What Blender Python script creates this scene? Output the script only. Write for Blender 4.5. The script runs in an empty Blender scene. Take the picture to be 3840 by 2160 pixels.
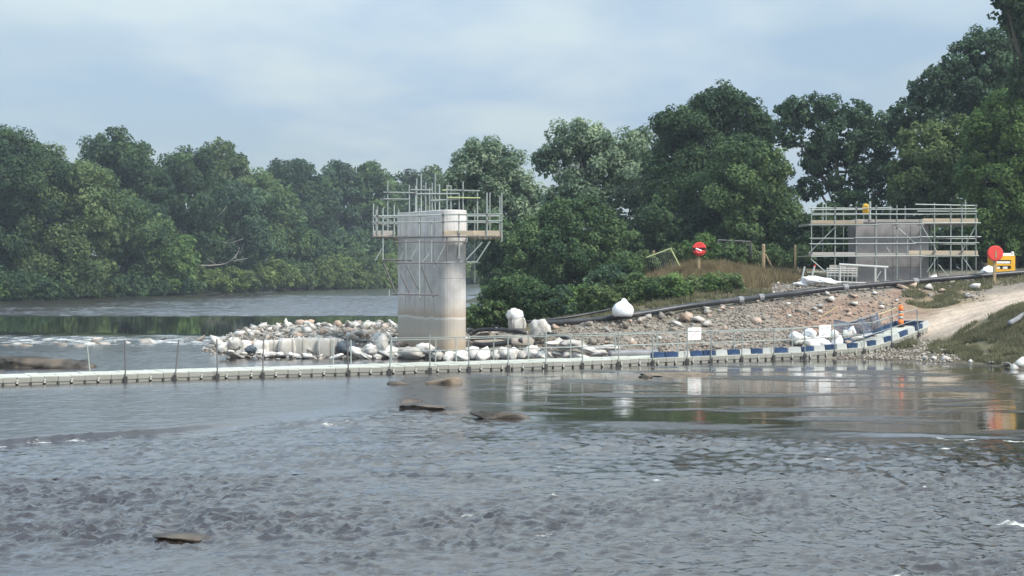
import bpy, math
import numpy as np
from mathutils import Matrix, Vector

# ------------------------------------------------------------------ camera, sky, sun, exposure
F = 5546.0            # focal length in photograph pixels (3840 wide)
CH = 4.5              # eye height above the river
HZ = 1000.0           # horizon row in the photograph
sc = bpy.context.scene
cd = bpy.data.cameras.new('camera')
cam = bpy.data.objects.new('camera', cd)
sc.collection.objects.link(cam)
cam.location = (0, 0, CH)
cam.rotation_euler = (math.radians(90), 0, 0)
cd.sensor_width = 36.0
cd.lens = 36.0 * F / 3840.0
cd.shift_y = -(1080.0 - HZ) / 3840.0
cd.clip_start = 0.5
cd.clip_end = 6000
sc.camera = cam

SUN_EL, SUN_AZ = math.radians(46), math.radians(128)      # azimuth clockwise from +Y (view direction)
world = bpy.data.worlds.new('World')
sc.world = world
world.use_nodes = True
wn, wl = world.node_tree.nodes, world.node_tree.links
wn.clear()
w_out = wn.new('ShaderNodeOutputWorld')
w_bg = wn.new('ShaderNodeBackground')
w_bg.inputs['Strength'].default_value = 0.072
sky = wn.new('ShaderNodeTexSky')
sky.sky_type = 'NISHITA'
sky.sun_disc = False
sky.sun_elevation = SUN_EL
sky.sun_rotation = SUN_AZ
sky.air_density = 1.0
sky.dust_density = 1.6
sky.ozone_density = 1.2
# a broken sheet of thin cloud: noise on a flat layer overhead, projected along the view direction
tc = wn.new('ShaderNodeTexCoord')
sep = wn.new('ShaderNodeSeparateXYZ')
wl.new(tc.outputs['Generated'], sep.inputs[0])
def wmath(op, a, b=None, v=None):
    n = wn.new('ShaderNodeMath'); n.operation = op
    if hasattr(a, 'links'): wl.new(a, n.inputs[0])
    else: n.inputs[0].default_value = a
    if b is not None:
        if hasattr(b, 'links'): wl.new(b, n.inputs[1])
        else: n.inputs[1].default_value = b
    return n.outputs[0]
zz = wmath('ADD', wmath('ABSOLUTE', sep.outputs['Z']), 0.16)
cmb = wn.new('ShaderNodeCombineXYZ')
wl.new(wmath('DIVIDE', sep.outputs['X'], zz), cmb.inputs['X'])
wl.new(wmath('DIVIDE', sep.outputs['Y'], zz), cmb.inputs['Y'])
cmb.inputs['Z'].default_value = 3.7
mp = wn.new('ShaderNodeMapping')
mp.inputs['Scale'].default_value = (1.0, 0.8, 1.0)
mp.inputs['Rotation'].default_value = (0, 0, math.radians(-24))
mp.inputs['Location'].default_value = (0.35, 0.2, 0)
wl.new(cmb.outputs[0], mp.inputs['Vector'])
nz = wn.new('ShaderNodeTexNoise')
nz.inputs['Scale'].default_value = 0.85
nz.inputs['Detail'].default_value = 4.5
nz.inputs['Roughness'].default_value = 0.46
nz.inputs['Distortion'].default_value = 0.35
wl.new(mp.outputs[0], nz.inputs['Vector'])
rmp = wn.new('ShaderNodeValToRGB')
rmp.color_ramp.interpolation = 'EASE'
rmp.color_ramp.elements[0].position = 0.42; rmp.color_ramp.elements[0].color = (0.62, 0.62, 0.62, 1)
rmp.color_ramp.elements[1].position = 0.58; rmp.color_ramp.elements[1].color = (0.93, 0.93, 0.93, 1)
wl.new(nz.outputs['Fac'], rmp.inputs['Fac'])
nz2 = wn.new('ShaderNodeTexNoise')
nz2.inputs['Scale'].default_value = 1.7
nz2.inputs['Detail'].default_value = 4.0
wl.new(mp.outputs[0], nz2.inputs['Vector'])
ccol = wn.new('ShaderNodeValToRGB')
ccol.color_ramp.elements[0].position = 0.40; ccol.color_ramp.elements[0].color = (0.455, 0.595, 0.755, 1)
ccol.color_ramp.elements[1].position = 0.60; ccol.color_ramp.elements[1].color = (0.635, 0.745, 0.79, 1)
wl.new(nz2.outputs['Fac'], ccol.inputs['Fac'])
cscale = wn.new('ShaderNodeVectorMath'); cscale.operation = 'SCALE'
# an overcast sheet is brighter towards the zenith than at the horizon (standard overcast luminance law)
wl.new(wmath('MULTIPLY', wmath('ADD', wmath('MULTIPLY', wmath('ABSOLUTE', sep.outputs['Z']), 2.7), 1.0), 6.15), cscale.inputs['Scale'])
wl.new(ccol.outputs['Color'], cscale.inputs[0])
mixw = wn.new('ShaderNodeMix'); mixw.data_type = 'RGBA'
wl.new(rmp.outputs['Color'], mixw.inputs['Factor'])
wl.new(sky.outputs[0], mixw.inputs['A'])
wl.new(cscale.outputs[0], mixw.inputs['B'])
wl.new(mixw.outputs['Result'], w_bg.inputs['Color'])
wl.new(w_bg.outputs[0], w_out.inputs['Surface'])

sd_ = bpy.data.lights.new('sun', 'SUN')
sd_.energy = 2.8
sd_.angle = math.radians(16)
sd_.color = (1.0, 0.95, 0.87)
sun = bpy.data.objects.new('sun', sd_)
sc.collection.objects.link(sun)
sdir = Vector((math.sin(SUN_AZ) * math.cos(SUN_EL), math.cos(SUN_AZ) * math.cos(SUN_EL), math.sin(SUN_EL)))
sun.rotation_euler = sdir.to_track_quat('Z', 'Y').to_euler()

sc.view_settings.view_transform = 'Standard'
sc.view_settings.look = 'None'
sc.view_settings.exposure = 0.8
sc.view_settings.gamma = 1.0
sc.render.engine = 'CYCLES'
sc.cycles.max_bounces = 6
sc.cycles.diffuse_bounces = 2
sc.cycles.glossy_bounces = 3
sc.cycles.transmission_bounces = 3
sc.cycles.transparent_max_bounces = 6
sc.cycles.use_denoising = True

# ------------------------------------------------------------------ helpers
COL = sc.collection
rng = np.random.default_rng(11)

def PT(px, py, d):
    """photograph pixel at a chosen distance -> world point"""
    return np.array([(px - 1920.0) * d / F, d, CH - (py - HZ) * d / F])

def tag(o, label=None, cat=None, group=None, kind=None):
    if label: o['label'] = label
    if cat: o['category'] = cat
    if group: o['group'] = group
    if kind: o['kind'] = kind
    return o

def empty(name, loc=(0, 0, 0)):
    o = bpy.data.objects.new(name, None)
    o.location = tuple(float(v) for v in loc)
    o.empty_display_size = 0.2
    COL.objects.link(o)
    return o

def me_new(name, V, faces, mat=None, smooth=False, fattr=None, vattr=None):
    """V (n,3); faces: array (m,k) or list of tuples"""
    V = np.asarray(V, dtype=np.float32)
    me = bpy.data.meshes.new(name)
    if isinstance(faces, np.ndarray):
        m, k = faces.shape
        me.vertices.add(len(V)); me.vertices.foreach_set('co', V.ravel())
        me.loops.add(m * k); me.loops.foreach_set('vertex_index', faces.astype(np.int32).ravel())
        me.polygons.add(m)
        me.polygons.foreach_set('loop_start', np.arange(0, m * k, k, dtype=np.int32))
        me.polygons.foreach_set('loop_total', np.full(m, k, dtype=np.int32))
        me.update(calc_edges=True)
    else:
        me.from_pydata([tuple(map(float, v)) for v in V], [], [tuple(int(i) for i in f) for f in faces])
        me.update()
    if smooth:
        me.polygons.foreach_set('use_smooth', np.ones(len(me.polygons), dtype=bool))
    if fattr:
        for nm, a in fattr.items():
            at = me.attributes.new(nm, 'FLOAT', 'FACE'); at.data.foreach_set('value', np.asarray(a, dtype=np.float32))
    if vattr:
        for nm, a in vattr.items():
            a = np.asarray(a, dtype=np.float32)
            if a.ndim == 1:
                at = me.attributes.new(nm, 'FLOAT', 'POINT'); at.data.foreach_set('value', a)
            else:
                at = me.attributes.new(nm, 'FLOAT_COLOR', 'POINT')
                at.data.foreach_set('color', np.concatenate([a, np.ones((len(a), 1), np.float32)], 1).ravel())
    if mat: me.materials.append(mat)
    return me

def ob(name, me, parent=None, mtx=None, mat=None):
    o = bpy.data.objects.new(name, me)
    COL.objects.link(o)
    if parent is not None: o.parent = parent
    if mtx is not None: o.matrix_local = mtx
    return o

class MB:
    """collects shapes for ONE mesh"""
    def __init__(s): s.v = []; s.f = []
    def add(s, V, Fc):
        b = len(s.v); s.v.extend([tuple(map(float, p)) for p in V]); s.f.extend([tuple(i + b for i in f) for f in Fc]); return s
    def box(s, c, sz, rot=None, taper=1.0):
        c = np.array(c, float); h = np.array(sz, float) / 2
        P = np.array([[-1, -1, -1], [1, -1, -1], [1, 1, -1], [-1, 1, -1], [-1, -1, 1], [1, -1, 1], [1, 1, 1], [-1, 1, 1]], float) * h
        P[4:, :2] *= taper
        if rot is not None: P = P @ np.array(rot.to_3x3()).T
        return s.add(P + c, [(3, 2, 1, 0), (4, 5, 6, 7), (0, 1, 5, 4), (1, 2, 6, 5), (2, 3, 7, 6), (3, 0, 4, 7)])
    def tube(s, pts, rad, n=8, cap=True):
        V, Fc = tube_geo(pts, rad, n, cap); return s.add(V, Fc)
    def build(s, name, mat, parent=None, smooth=False):
        return ob(name, me_new(name, s.v, s.f, mat, smooth), parent)

def tube_geo(pts, rad, n=8, cap=True):
    pts = np.asarray(pts, float); m = len(pts)
    rad = np.broadcast_to(np.asarray(rad, float), (m,))
    T = np.gradient(pts, axis=0); T /= np.linalg.norm(T, axis=1)[:, None] + 1e-9
    ref = np.array([0, 0, 1.0]) if abs(T[0][2]) < 0.9 else np.array([1.0, 0, 0])
    V = []
    for i in range(m):
        u = np.cross(T[i], ref); u /= np.linalg.norm(u) + 1e-9
        w = np.cross(u, T[i])
        for k in range(n):
            a = 2 * math.pi * k / n
            V.append(pts[i] + rad[i] * (math.cos(a) * u + math.sin(a) * w))
    Fc = []
    for i in range(m - 1):
        for k in range(n):
            Fc.append((i * n + k, i * n + (k + 1) % n, (i + 1) * n + (k + 1) % n, (i + 1) * n + k))
    if cap:
        Fc.append(tuple(range(n))[::-1]); Fc.append(tuple((m - 1) * n + k for k in range(n)))
    return V, Fc

def smooth_path(pts, k=6):
    P = np.asarray(pts, float); out = []
    Q = np.vstack([2 * P[0] - P[1], P, 2 * P[-1] - P[-2]])
    for i in range(1, len(Q) - 2):
        for j in range(k):
            t = j / k
            out.append(0.5 * ((2 * Q[i]) + (-Q[i-1] + Q[i+1]) * t + (2*Q[i-1] - 5*Q[i] + 4*Q[i+1] - Q[i+2]) * t*t + (-Q[i-1] + 3*Q[i] - 3*Q[i+1] + Q[i+2]) * t**3))
    out.append(P[-1]); return np.array(out)

_perm = np.random.default_rng(5).permutation(4096)
_ang = np.random.default_rng(6).uniform(0, 2 * math.pi, 4096)
def pn(x, y, seed=0):
    """2-D gradient noise, about -0.7..0.7"""
    x = np.asarray(x, float) + seed * 37.17; y = np.asarray(y, float) + seed * 11.93
    xi = np.floor(x).astype(int); yi = np.floor(y).astype(int)
    xf = x - xi; yf = y - yi
    def g(ix, iy, dx, dy):
        a = _ang[_perm[(_perm[(ix + 7 * seed) & 4095] + iy) & 4095]]
        return np.cos(a) * dx + np.sin(a) * dy
    u = xf * xf * xf * (xf * (xf * 6 - 15) + 10); v = yf * yf * yf * (yf * (yf * 6 - 15) + 10)
    n00 = g(xi, yi, xf, yf); n10 = g(xi + 1, yi, xf - 1, yf)
    n01 = g(xi, yi + 1, xf, yf - 1); n11 = g(xi + 1, yi + 1, xf - 1, yf - 1)
    return (n00 * (1 - u) + n10 * u) * (1 - v) + (n01 * (1 - u) + n11 * u) * v

def sstep(a, b, x):
    t = np.clip((np.asarray(x, float) - a) / (b - a), 0, 1); return t * t * (3 - 2 * t)

# ------------------------------------------------------------------ materials
def mat_new(name):
    m = bpy.data.materials.new(name); m.use_nodes = True
    nt = m.node_tree; nt.nodes.clear()
    o = nt.nodes.new('ShaderNodeOutputMaterial'); b = nt.nodes.new('ShaderNodeBsdfPrincipled')
    nt.links.new(b.outputs[0], o.inputs[0])
    return m, nt, b, o

def mat_simple(name, col, rough=0.7, var=0.15, scale=6.0, metal=0.0, bump=0.0, spec=0.4, dirt=None, dirt_amt=0.5, per_obj=0.0):
    """plain colour with mottling, optional dirt patches, optional bump, per-object tone shift"""
    m, nt, b, o = mat_new(name); N, L = nt.nodes, nt.links
    t = N.new('ShaderNodeTexCoord')
    n1 = N.new('ShaderNodeTexNoise'); n1.inputs['Scale'].default_value = scale; n1.inputs['Detail'].default_value = 5
    L.new(t.outputs['Object'], n1.inputs['Vector'])
    r = N.new('ShaderNodeValToRGB')
    c = np.array(col)
    r.color_ramp.elements[0].position = 0.3; r.color_ramp.elements[0].color = (*np.clip(c * (1 - var), 0, 1), 1)
    r.color_ramp.elements[1].position = 0.7; r.color_ramp.elements[1].color = (*np.clip(c * (1 + var), 0, 1), 1)
    L.new(n1.outputs['Fac'], r.inputs['Fac'])
    cur = r.outputs['Color']
    if dirt is not None:
        n2 = N.new('ShaderNodeTexNoise'); n2.inputs['Scale'].default_value = scale * 0.45; n2.inputs['Detail'].default_value = 6
        L.new(t.outputs['Object'], n2.inputs['Vector'])
        r2 = N.new('ShaderNodeValToRGB'); r2.color_ramp.elements[0].position = 0.5; r2.color_ramp.elements[0].color = (0, 0, 0, 1)
        r2.color_ramp.elements[1].position = 0.68; r2.color_ramp.elements[1].color = (dirt_amt,) * 3 + (1,)
        L.new(n2.outputs['Fac'], r2.inputs['Fac'])
        mx = N.new('ShaderNodeMix'); mx.data_type = 'RGBA'
        L.new(r2.outputs['Color'], mx.inputs['Factor']); L.new(cur, mx.inputs['A']); mx.inputs['B'].default_value = (*dirt, 1)
        cur = mx.outputs['Result']
    if per_obj:
        oi = N.new('ShaderNodeObjectInfo')
        mr = N.new('ShaderNodeMapRange'); mr.inputs['To Min'].default_value = 1 - per_obj; mr.inputs['To Max'].default_value = 1 + per_obj * 0.6
        L.new(oi.outputs['Random'], mr.inputs['Value'])
        vs = N.new('ShaderNodeVectorMath'); vs.operation = 'SCALE'
        L.new(cur, vs.inputs[0]); L.new(mr.outputs[0], vs.inputs['Scale']); cur = vs.outputs[0]
    L.new(cur, b.inputs['Base Color'])
    b.inputs['Roughness'].default_value = rough; b.inputs['Metallic'].default_value = metal
    b.inputs['Specular IOR Level'].default_value = spec
    if bump:
        bm = N.new('ShaderNodeBump'); bm.inputs['Strength'].default_value = bump; bm.inputs['Distance'].default_value = 0.03
        n3 = N.new('ShaderNodeTexNoise'); n3.inputs['Scale'].default_value = scale * 3; n3.inputs['Detail'].default_value = 4
        L.new(t.outputs['Object'], n3.inputs['Vector']); L.new(n3.outputs['Fac'], bm.inputs['Height']); L.new(bm.outputs[0], b.inputs['Normal'])
    return m

def mat_leaf(name, dark, light, trans=0.25):
    m, nt, b, o = mat_new(name); N, L = nt.nodes, nt.links
    at = N.new('ShaderNodeAttribute'); at.attribute_name = 'tint'
    r = N.new('ShaderNodeValToRGB')
    r.color_ramp.elements[0].position = 0.0; r.color_ramp.elements[0].color = (*dark, 1)
    r.color_ramp.elements[1].position = 1.0; r.color_ramp.elements[1].color = (*light, 1)
    L.new(at.outputs['Fac'], r.inputs['Fac']); L.new(r.outputs[0], b.inputs['Base Color'])
    b.inputs['Roughness'].default_value = 0.7; b.inputs['Specular IOR Level'].default_value = 0.15
    tr = N.new('ShaderNodeBsdfTranslucent'); L.new(r.outputs[0], tr.inputs['Color'])
    mx = N.new('ShaderNodeMixShader'); mx.inputs[0].default_value = trans
    L.new(b.outputs[0], mx.inputs[1]); L.new(tr.outputs[0], mx.inputs[2]); L.new(mx.outputs[0], o.inputs[0])
    return m

def mat_vcol(name, rough=0.95, scale=5.0, var=0.25, bump=0.6):
    m, nt, b, o = mat_new(name); N, L = nt.nodes, nt.links
    at = N.new('ShaderNodeAttribute'); at.attribute_name = 'tone'
    t = N.new('ShaderNodeTexCoord')
    n1 = N.new('ShaderNodeTexNoise'); n1.inputs['Scale'].default_value = scale; n1.inputs['Detail'].default_value = 7; n1.inputs['Roughness'].default_value = 0.7
    L.new(t.outputs['Object'], n1.inputs['Vector'])
    mr = N.new('ShaderNodeMapRange'); mr.inputs['From Min'].default_value = 0.3; mr.inputs['From Max'].default_value = 0.7
    mr.inputs['To Min'].default_value = 1 - var; mr.inputs['To Max'].default_value = 1 + var
    L.new(n1.outputs['Fac'], mr.inputs['Value'])
    vs = N.new('ShaderNodeVectorMath'); vs.operation = 'SCALE'
    L.new(at.outputs['Color'], vs.inputs[0]); L.new(mr.outputs[0], vs.inputs['Scale'])
    L.new(vs.outputs[0], b.inputs['Base Color']); b.inputs['Roughness'].default_value = rough; b.inputs['Specular IOR Level'].default_value = 0.2
    bm = N.new('ShaderNodeBump'); bm.inputs['Strength'].default_value = bump; bm.inputs['Distance'].default_value = 0.08
    L.new(n1.outputs['Fac'], bm.inputs['Height']); L.new(bm.outputs[0], b.inputs['Normal'])
    return m

M = {}
M['ground'] = mat_vcol('bank_soil')
M['bark'] = mat_simple('bark', (0.10, 0.085, 0.065), 0.9, 0.3, 4)
M['dead'] = mat_simple('dead_wood', (0.27, 0.26, 0.235), 0.9, 0.2, 2)
M['steel'] = mat_simple('galvanised_tube', (0.33, 0.365, 0.345), 0.45, 0.15, 3, metal=0.25, dirt=(0.25, 0.22, 0.16), dirt_amt=0.35, per_obj=0.2)
M['steel_dark'] = mat_simple('weathered_tube', (0.16, 0.15, 0.15), 0.6, 0.2, 3, metal=0.2, per_obj=0.25)
M['tube_green'] = mat_simple('painted_tube', (0.42, 0.46, 0.22), 0.5, 0.15, 3, per_obj=0.2)
M['board'] = mat_simple('scaffold_board', (0.45, 0.37, 0.27), 0.85, 0.18, 3, dirt=(0.30, 0.27, 0.24), dirt_amt=0.6, per_obj=0.2)
M['board_grey'] = mat_simple('weathered_board', (0.38, 0.35, 0.32), 0.85, 0.18, 3, per_obj=0.2)
M['post'] = mat_simple('fence_post', (0.33, 0.25, 0.15), 0.9, 0.2, 5)
M['stone_pale'] = mat_simple('pale_limestone', (0.545, 0.52, 0.48), 0.9, 0.2, 2.5, bump=0.5, dirt=(0.28, 0.235, 0.185), dirt_amt=0.75, per_obj=0.42)
M['stone_grey'] = mat_simple('grey_stone', (0.315, 0.28, 0.24), 0.9, 0.22, 2.5, bump=0.5, dirt=(0.20, 0.15, 0.11), dirt_amt=0.6, per_obj=0.4)
M['stone_pink'] = mat_simple('pinkish_sandstone', (0.44, 0.33, 0.26), 0.9, 0.18, 2, bump=0.5, per_obj=0.25)
M['rock_wet'] = mat_simple('wet_rock', (0.050, 0.042, 0.034), 0.5, 0.5, 2.0, bump=0.8, dirt=(0.17, 0.13, 0.09), dirt_amt=0.6)
M['rock_tan'] = mat_simple('tan_wet_rock', (0.17, 0.125, 0.08), 0.6, 0.45, 2.2, bump=0.8, dirt=(0.045, 0.036, 0.028), dirt_amt=0.9)
M['bag'] = mat_simple('woven_white_bag', (0.70, 0.68, 0.645), 0.85, 0.07, 3, dirt=(0.30, 0.25, 0.19), dirt_amt=0.7, bump=0.25, per_obj=0.25)
M['bag_grey'] = mat_simple('dirty_bulk_bag', (0.50, 0.475, 0.435), 0.88, 0.12, 2.5, dirt=(0.28, 0.24, 0.19), dirt_amt=0.6, bump=0.3, per_obj=0.22)
M['bag_clean'] = mat_simple('clean_white_bag', (0.76, 0.765, 0.78), 0.8, 0.05, 3, bump=0.2)
M['slate'] = mat_simple('blue_grey_sheet', (0.075, 0.095, 0.115), 0.6, 0.35, 2.5)
M['pipe'] = mat_simple('black_pipe', (0.022, 0.023, 0.028), 0.38, 0.3, 2, dirt=(0.14, 0.13, 0.12), dirt_amt=0.35)
M['pipe_grey'] = mat_simple('grey_pipe', (0.20, 0.20, 0.21), 0.5, 0.2, 2)
M['float'] = mat_simple('float_plastic', (0.30, 0.30, 0.265), 0.55, 0.12, 2, dirt=(0.16, 0.14, 0.11), dirt_amt=0.5, per_obj=0.12)
M['deck'] = mat_simple('float_deck', (0.49, 0.495, 0.43), 0.6, 0.12, 2, dirt=(0.25, 0.24, 0.20), dirt_amt=0.5, per_obj=0.08)
M['lug'] = mat_simple('connector_lug', (0.44, 0.43, 0.38), 0.5, 0.2, 8)
M['lug_dark'] = mat_simple('joint_pin', (0.06, 0.055, 0.05), 0.6, 0.2, 8)
M['blue'] = mat_simple('blue_plastic', (0.018, 0.046, 0.115), 0.5, 0.25, 4, dirt=(0.10, 0.14, 0.2), dirt_amt=0.4, per_obj=0.2)
M['white_plastic'] = mat_simple('white_plastic', (0.44, 0.455, 0.44), 0.5, 0.06, 4, dirt=(0.45, 0.43, 0.38), dirt_amt=0.5)
M['net'] = mat_simple('blue_net', (0.06, 0.10, 0.16), 0.8, 0.3, 3)
M['orange'] = mat_simple('orange_plastic', (0.85, 0.20, 0.035), 0.5, 0.1, 4)
M['red'] = mat_simple('red_plastic', (0.68, 0.055, 0.045), 0.45, 0.1, 4)
M['red_dark'] = mat_simple('dark_red_recess', (0.10, 0.012, 0.012), 0.7, 0.1, 4)
M['yellow'] = mat_simple('yellow_paint', (0.78, 0.42, 0.03), 0.45, 0.1, 3)
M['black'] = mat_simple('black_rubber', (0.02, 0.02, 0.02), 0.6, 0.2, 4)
M['white'] = mat_simple('white_paint', (0.78, 0.78, 0.76), 0.5, 0.05, 4)
M['print'] = mat_simple('red_print', (0.55, 0.16, 0.17), 0.7, 0.1, 4)
M['grey_print'] = mat_simple('grey_print', (0.36, 0.38, 0.42), 0.7, 0.1, 4)
M['rope'] = mat_simple('pale_rope', (0.48, 0.40, 0.24), 0.9, 0.2, 6)
M['dry_grass'] = mat_leaf('dry_grass', (0.13, 0.10, 0.055), (0.30, 0.24, 0.13), 0.15)
M['grass'] = mat_leaf('green_grass', (0.100, 0.102, 0.055), (0.27, 0.255, 0.145), 0.2)
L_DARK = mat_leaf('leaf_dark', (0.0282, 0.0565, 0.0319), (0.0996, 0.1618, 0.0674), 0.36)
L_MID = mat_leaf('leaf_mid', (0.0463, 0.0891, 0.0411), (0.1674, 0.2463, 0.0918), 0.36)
L_OLIVE = mat_leaf('leaf_olive', (0.0556, 0.0911, 0.0394), (0.1867, 0.2546, 0.1002), 0.36)
L_WILLOW = mat_leaf('leaf_willow', (0.0879, 0.1428, 0.0882), (0.3651, 0.4582, 0.2881), 0.36)
L_BLUE = mat_leaf('leaf_ash', (0.0345, 0.0684, 0.0454), (0.1198, 0.1898, 0.0997), 0.36)
L_BRIGHT = mat_leaf('leaf_bright', (0.0505, 0.0978, 0.0328), (0.1754, 0.2758, 0.0811), 0.36)
L_REED = mat_leaf('leaf_reed', (0.0653, 0.102, 0.0306), (0.2013, 0.2695, 0.0884), 0.36)

# concrete of the pier: formwork panels, brown high-water stain, runs
def mat_concrete(name, base, stain):
    m, nt, b, o = mat_new(name); N, L = nt.nodes, nt.links
    t = N.new('ShaderNodeTexCoord'); s = N.new('ShaderNodeSeparateXYZ'); L.new(t.outputs['Object'], s.inputs[0])
    n1 = N.new('ShaderNodeTexNoise'); n1.inputs['Scale'].default_value = 1.4; n1.inputs['Detail'].default_value = 7; n1.inputs['Roughness'].default_value = 0.65
    L.new(t.outputs['Object'], n1.inputs['Vector'])
    r = N.new('ShaderNodeValToRGB'); c = np.array(base)
    r.color_ramp.elements[0].position = 0.32; r.color_ramp.elements[0].color = (*(c * 0.80), 1)
    r.color_ramp.elements[1].position = 0.68; r.color_ramp.elements[1].color = (*np.clip(c * 1.14, 0, 1), 1)
    L.new(n1.outputs['Fac'], r.inputs['Fac']); cur = r.outputs['Color']
    # vertical runs
    mpg = N.new('ShaderNodeMapping'); mpg.inputs['Scale'].default_value = (5, 5, 0.25); L.new(t.outputs['Object'], mpg.inputs['Vector'])
    n2 = N.new('ShaderNodeTexNoise'); n2.inputs['Scale'].default_value = 1.0; n2.inputs['Detail'].default_value = 5; L.new(mpg.outputs[0], n2.inputs['Vector'])
    r2 = N.new('ShaderNodeValToRGB'); r2.color_ramp.elements[0].position = 0.52; r2.color_ramp.elements[0].color = (0, 0, 0, 1)
    r2.color_ramp.elements[1].position = 0.72; r2.color_ramp.elements[1].color = (0.45,) * 3 + (1,)
    L.new(n2.outputs['Fac'], r2.inputs['Fac'])
    mx = N.new('ShaderNodeMix'); mx.data_type = 'RGBA'; L.new(r2.outputs['Color'], mx.inputs['Factor']); L.new(cur, mx.inputs['A'])
    mx.inputs['B'].default_value = (*(c * 0.62), 1); cur = mx.outputs['Result']
    if stain:
        # wobble the height a little so the tide marks are not ruled lines
        nw = N.new('ShaderNodeTexNoise'); nw.inputs['Scale'].default_value = 1.1; nw.inputs['Detail'].default_value = 6; L.new(t.outputs['Object'], nw.inputs['Vector'])
        ma = N.new('ShaderNodeMath'); ma.operation = 'MULTIPLY_ADD'; L.new(nw.outputs['Fac'], ma.inputs[0]); ma.inputs[1].default_value = 0.30
        L.new(s.outputs['Z'], ma.inputs[2])
        mr = N.new('ShaderNodeMapRange'); mr.inputs['From Min'].default_value = 0.0; mr.inputs['From Max'].default_value = 4.0
        L.new(ma.outputs[0], mr.inputs['Value'])
        rs = N.new('ShaderNodeValToRGB'); e = rs.color_ramp.elements
        e[0].position = 0.0; e[0].color = (0.30, 0.22, 0.14, 1)
        e[1].position = 1.0; e[1].color = (0, 0, 0, 1)
        for p_, c_ in ((0.20, (0.36, 0.27, 0.18)), (0.33, (0.42, 0.35, 0.27)), (0.47, (0.39, 0.345, 0.29)), (0.515, (0.42, 0.37, 0.31)), (0.525, (0.58, 0.545, 0.49)), (0.545, (0.55, 0.50, 0.44)), (0.55, (0.36, 0.27, 0.19)), (0.62, (0.41, 0.325, 0.245)), (0.70, (0.48, 0.41, 0.34))):
            k = e.new(p_); k.color = (*c_, 1)
        L.new(mr.outputs[0], rs.inputs['Fac'])
        rf = N.new('ShaderNodeValToRGB'); e = rf.color_ramp.elements
        e[0].position = 0.0; e[0].color = (0.9,) * 3 + (1,); e[1].position = 0.80; e[1].color = (0, 0, 0, 1)
        k = e.new(0.58); k.color = (0.75,) * 3 + (1,)
        L.new(mr.outputs[0], rf.inputs['Fac'])
        ms = N.new('ShaderNodeMix'); ms.data_type = 'RGBA'; L.new(rf.outputs['Color'], ms.inputs['Factor']); L.new(cur, ms.inputs['A']); L.new(rs.outputs['Color'], ms.inputs['B'])
        cur = ms.outputs['Result']
    L.new(cur, b.inputs['Base Color']); b.inputs['Roughness'].default_value = 0.85; b.inputs['Specular IOR Level'].default_value = 0.25
    bm = N.new('ShaderNodeBump'); bm.inputs['Strength'].default_value = 0.25; bm.inputs['Distance'].default_value = 0.03
    L.new(n1.outputs['Fac'], bm.inputs['Height']); L.new(bm.outputs[0], b.inputs['Normal'])
    return m
M['concrete'] = mat_concrete('pier_concrete', (0.56, 0.535, 0.51), True)
M['concrete_cap'] = mat_concrete('cap_concrete', (0.60, 0.575, 0.555), False)
M['concrete_grey'] = mat_concrete('abutment_concrete', (0.29, 0.275, 0.275), False)

# ------------------------------------------------------------------ terrain (height and colour from surveyed points)
TC = dict(r=(0.17, 0.15, 0.125), g=(0.225, 0.195, 0.16), s=(0.245, 0.165, 0.12), p=(0.46, 0.37, 0.29),  # r: rubble ground, painted dark so gaps between stones look shaded
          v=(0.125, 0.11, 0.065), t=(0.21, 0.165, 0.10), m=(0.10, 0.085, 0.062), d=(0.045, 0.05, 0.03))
ctrl = []
def cp(px, py, d, c): P = PT(px, py, d); ctrl.append((P[0], P[1], P[2], c))
def cz(px, d, z, c): ctrl.append(((px - 1920.0) * d / F, d, z, c))
def cw(x, y, z, c): ctrl.append((x, y, z, c))
# rubble mound round the pier
for px, d in ((800, 75.5), (900, 74), (1000, 73), (1200, 72.2), (1480, 72), (1750, 71.8), (2000, 71.5), (2200, 71.2)): cz(px, d, -0.05, 'm')
for px, d in ((700, 73), (900, 70.5), (1200, 69), (1480, 68.5), (1750, 68.5), (2000, 68.5), (2250, 68.5)): cz(px, d, -0.9, 'm')
for px, py, d in ((860, 1262, 80), (900, 1234, 87), (1100, 1224, 88), (1400, 1224, 88), (1600, 1224, 88), (1000, 1275, 78), (1300, 1272, 78), (1100, 1245, 83), (1400, 1245, 83)): cp(px, py, d, 'r')
for px in (820, 1000, 1300, 1600): cz(px, 94, 0.0, 'm')
for px in (760, 1000, 1300, 1600): cz(px, 99, -0.9, 'm')
cz(690, 80, -0.8, 'm'); cz(720, 88, -0.8, 'm'); cz(600, 84, -1, 'm')
cw(-30, 70, -1.2, 'm'); cw(-30, 100, -1.2, 'm'); cw(-16, 112, -1.2, 'm'); cw(-6, 112, -1.2, 'm')
# behind the pier towards the shrubs
for px, py, d, c in ((1800, 1296, 76, 'm'), (1800, 1228, 86, 'r'), (2000, 1296, 75, 'g'), (2000, 1222, 78.5, 'r'), (1900, 1262, 80, 'm')): cp(px, py, d, c)
cz(1800, 93, 0.5, 'd'); cz(2000, 88, 0.9, 'd'); cz(1900, 105, 0.5, 'd'); cz(1780, 130, 0.4, 'd'); cz(1740, 110, -0.9, 'm'); cz(1730, 150, -0.9, 'm'); cz(1800, 200, 0.2, 'd'); cz(1770, 250, -0.9, 'm')
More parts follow.
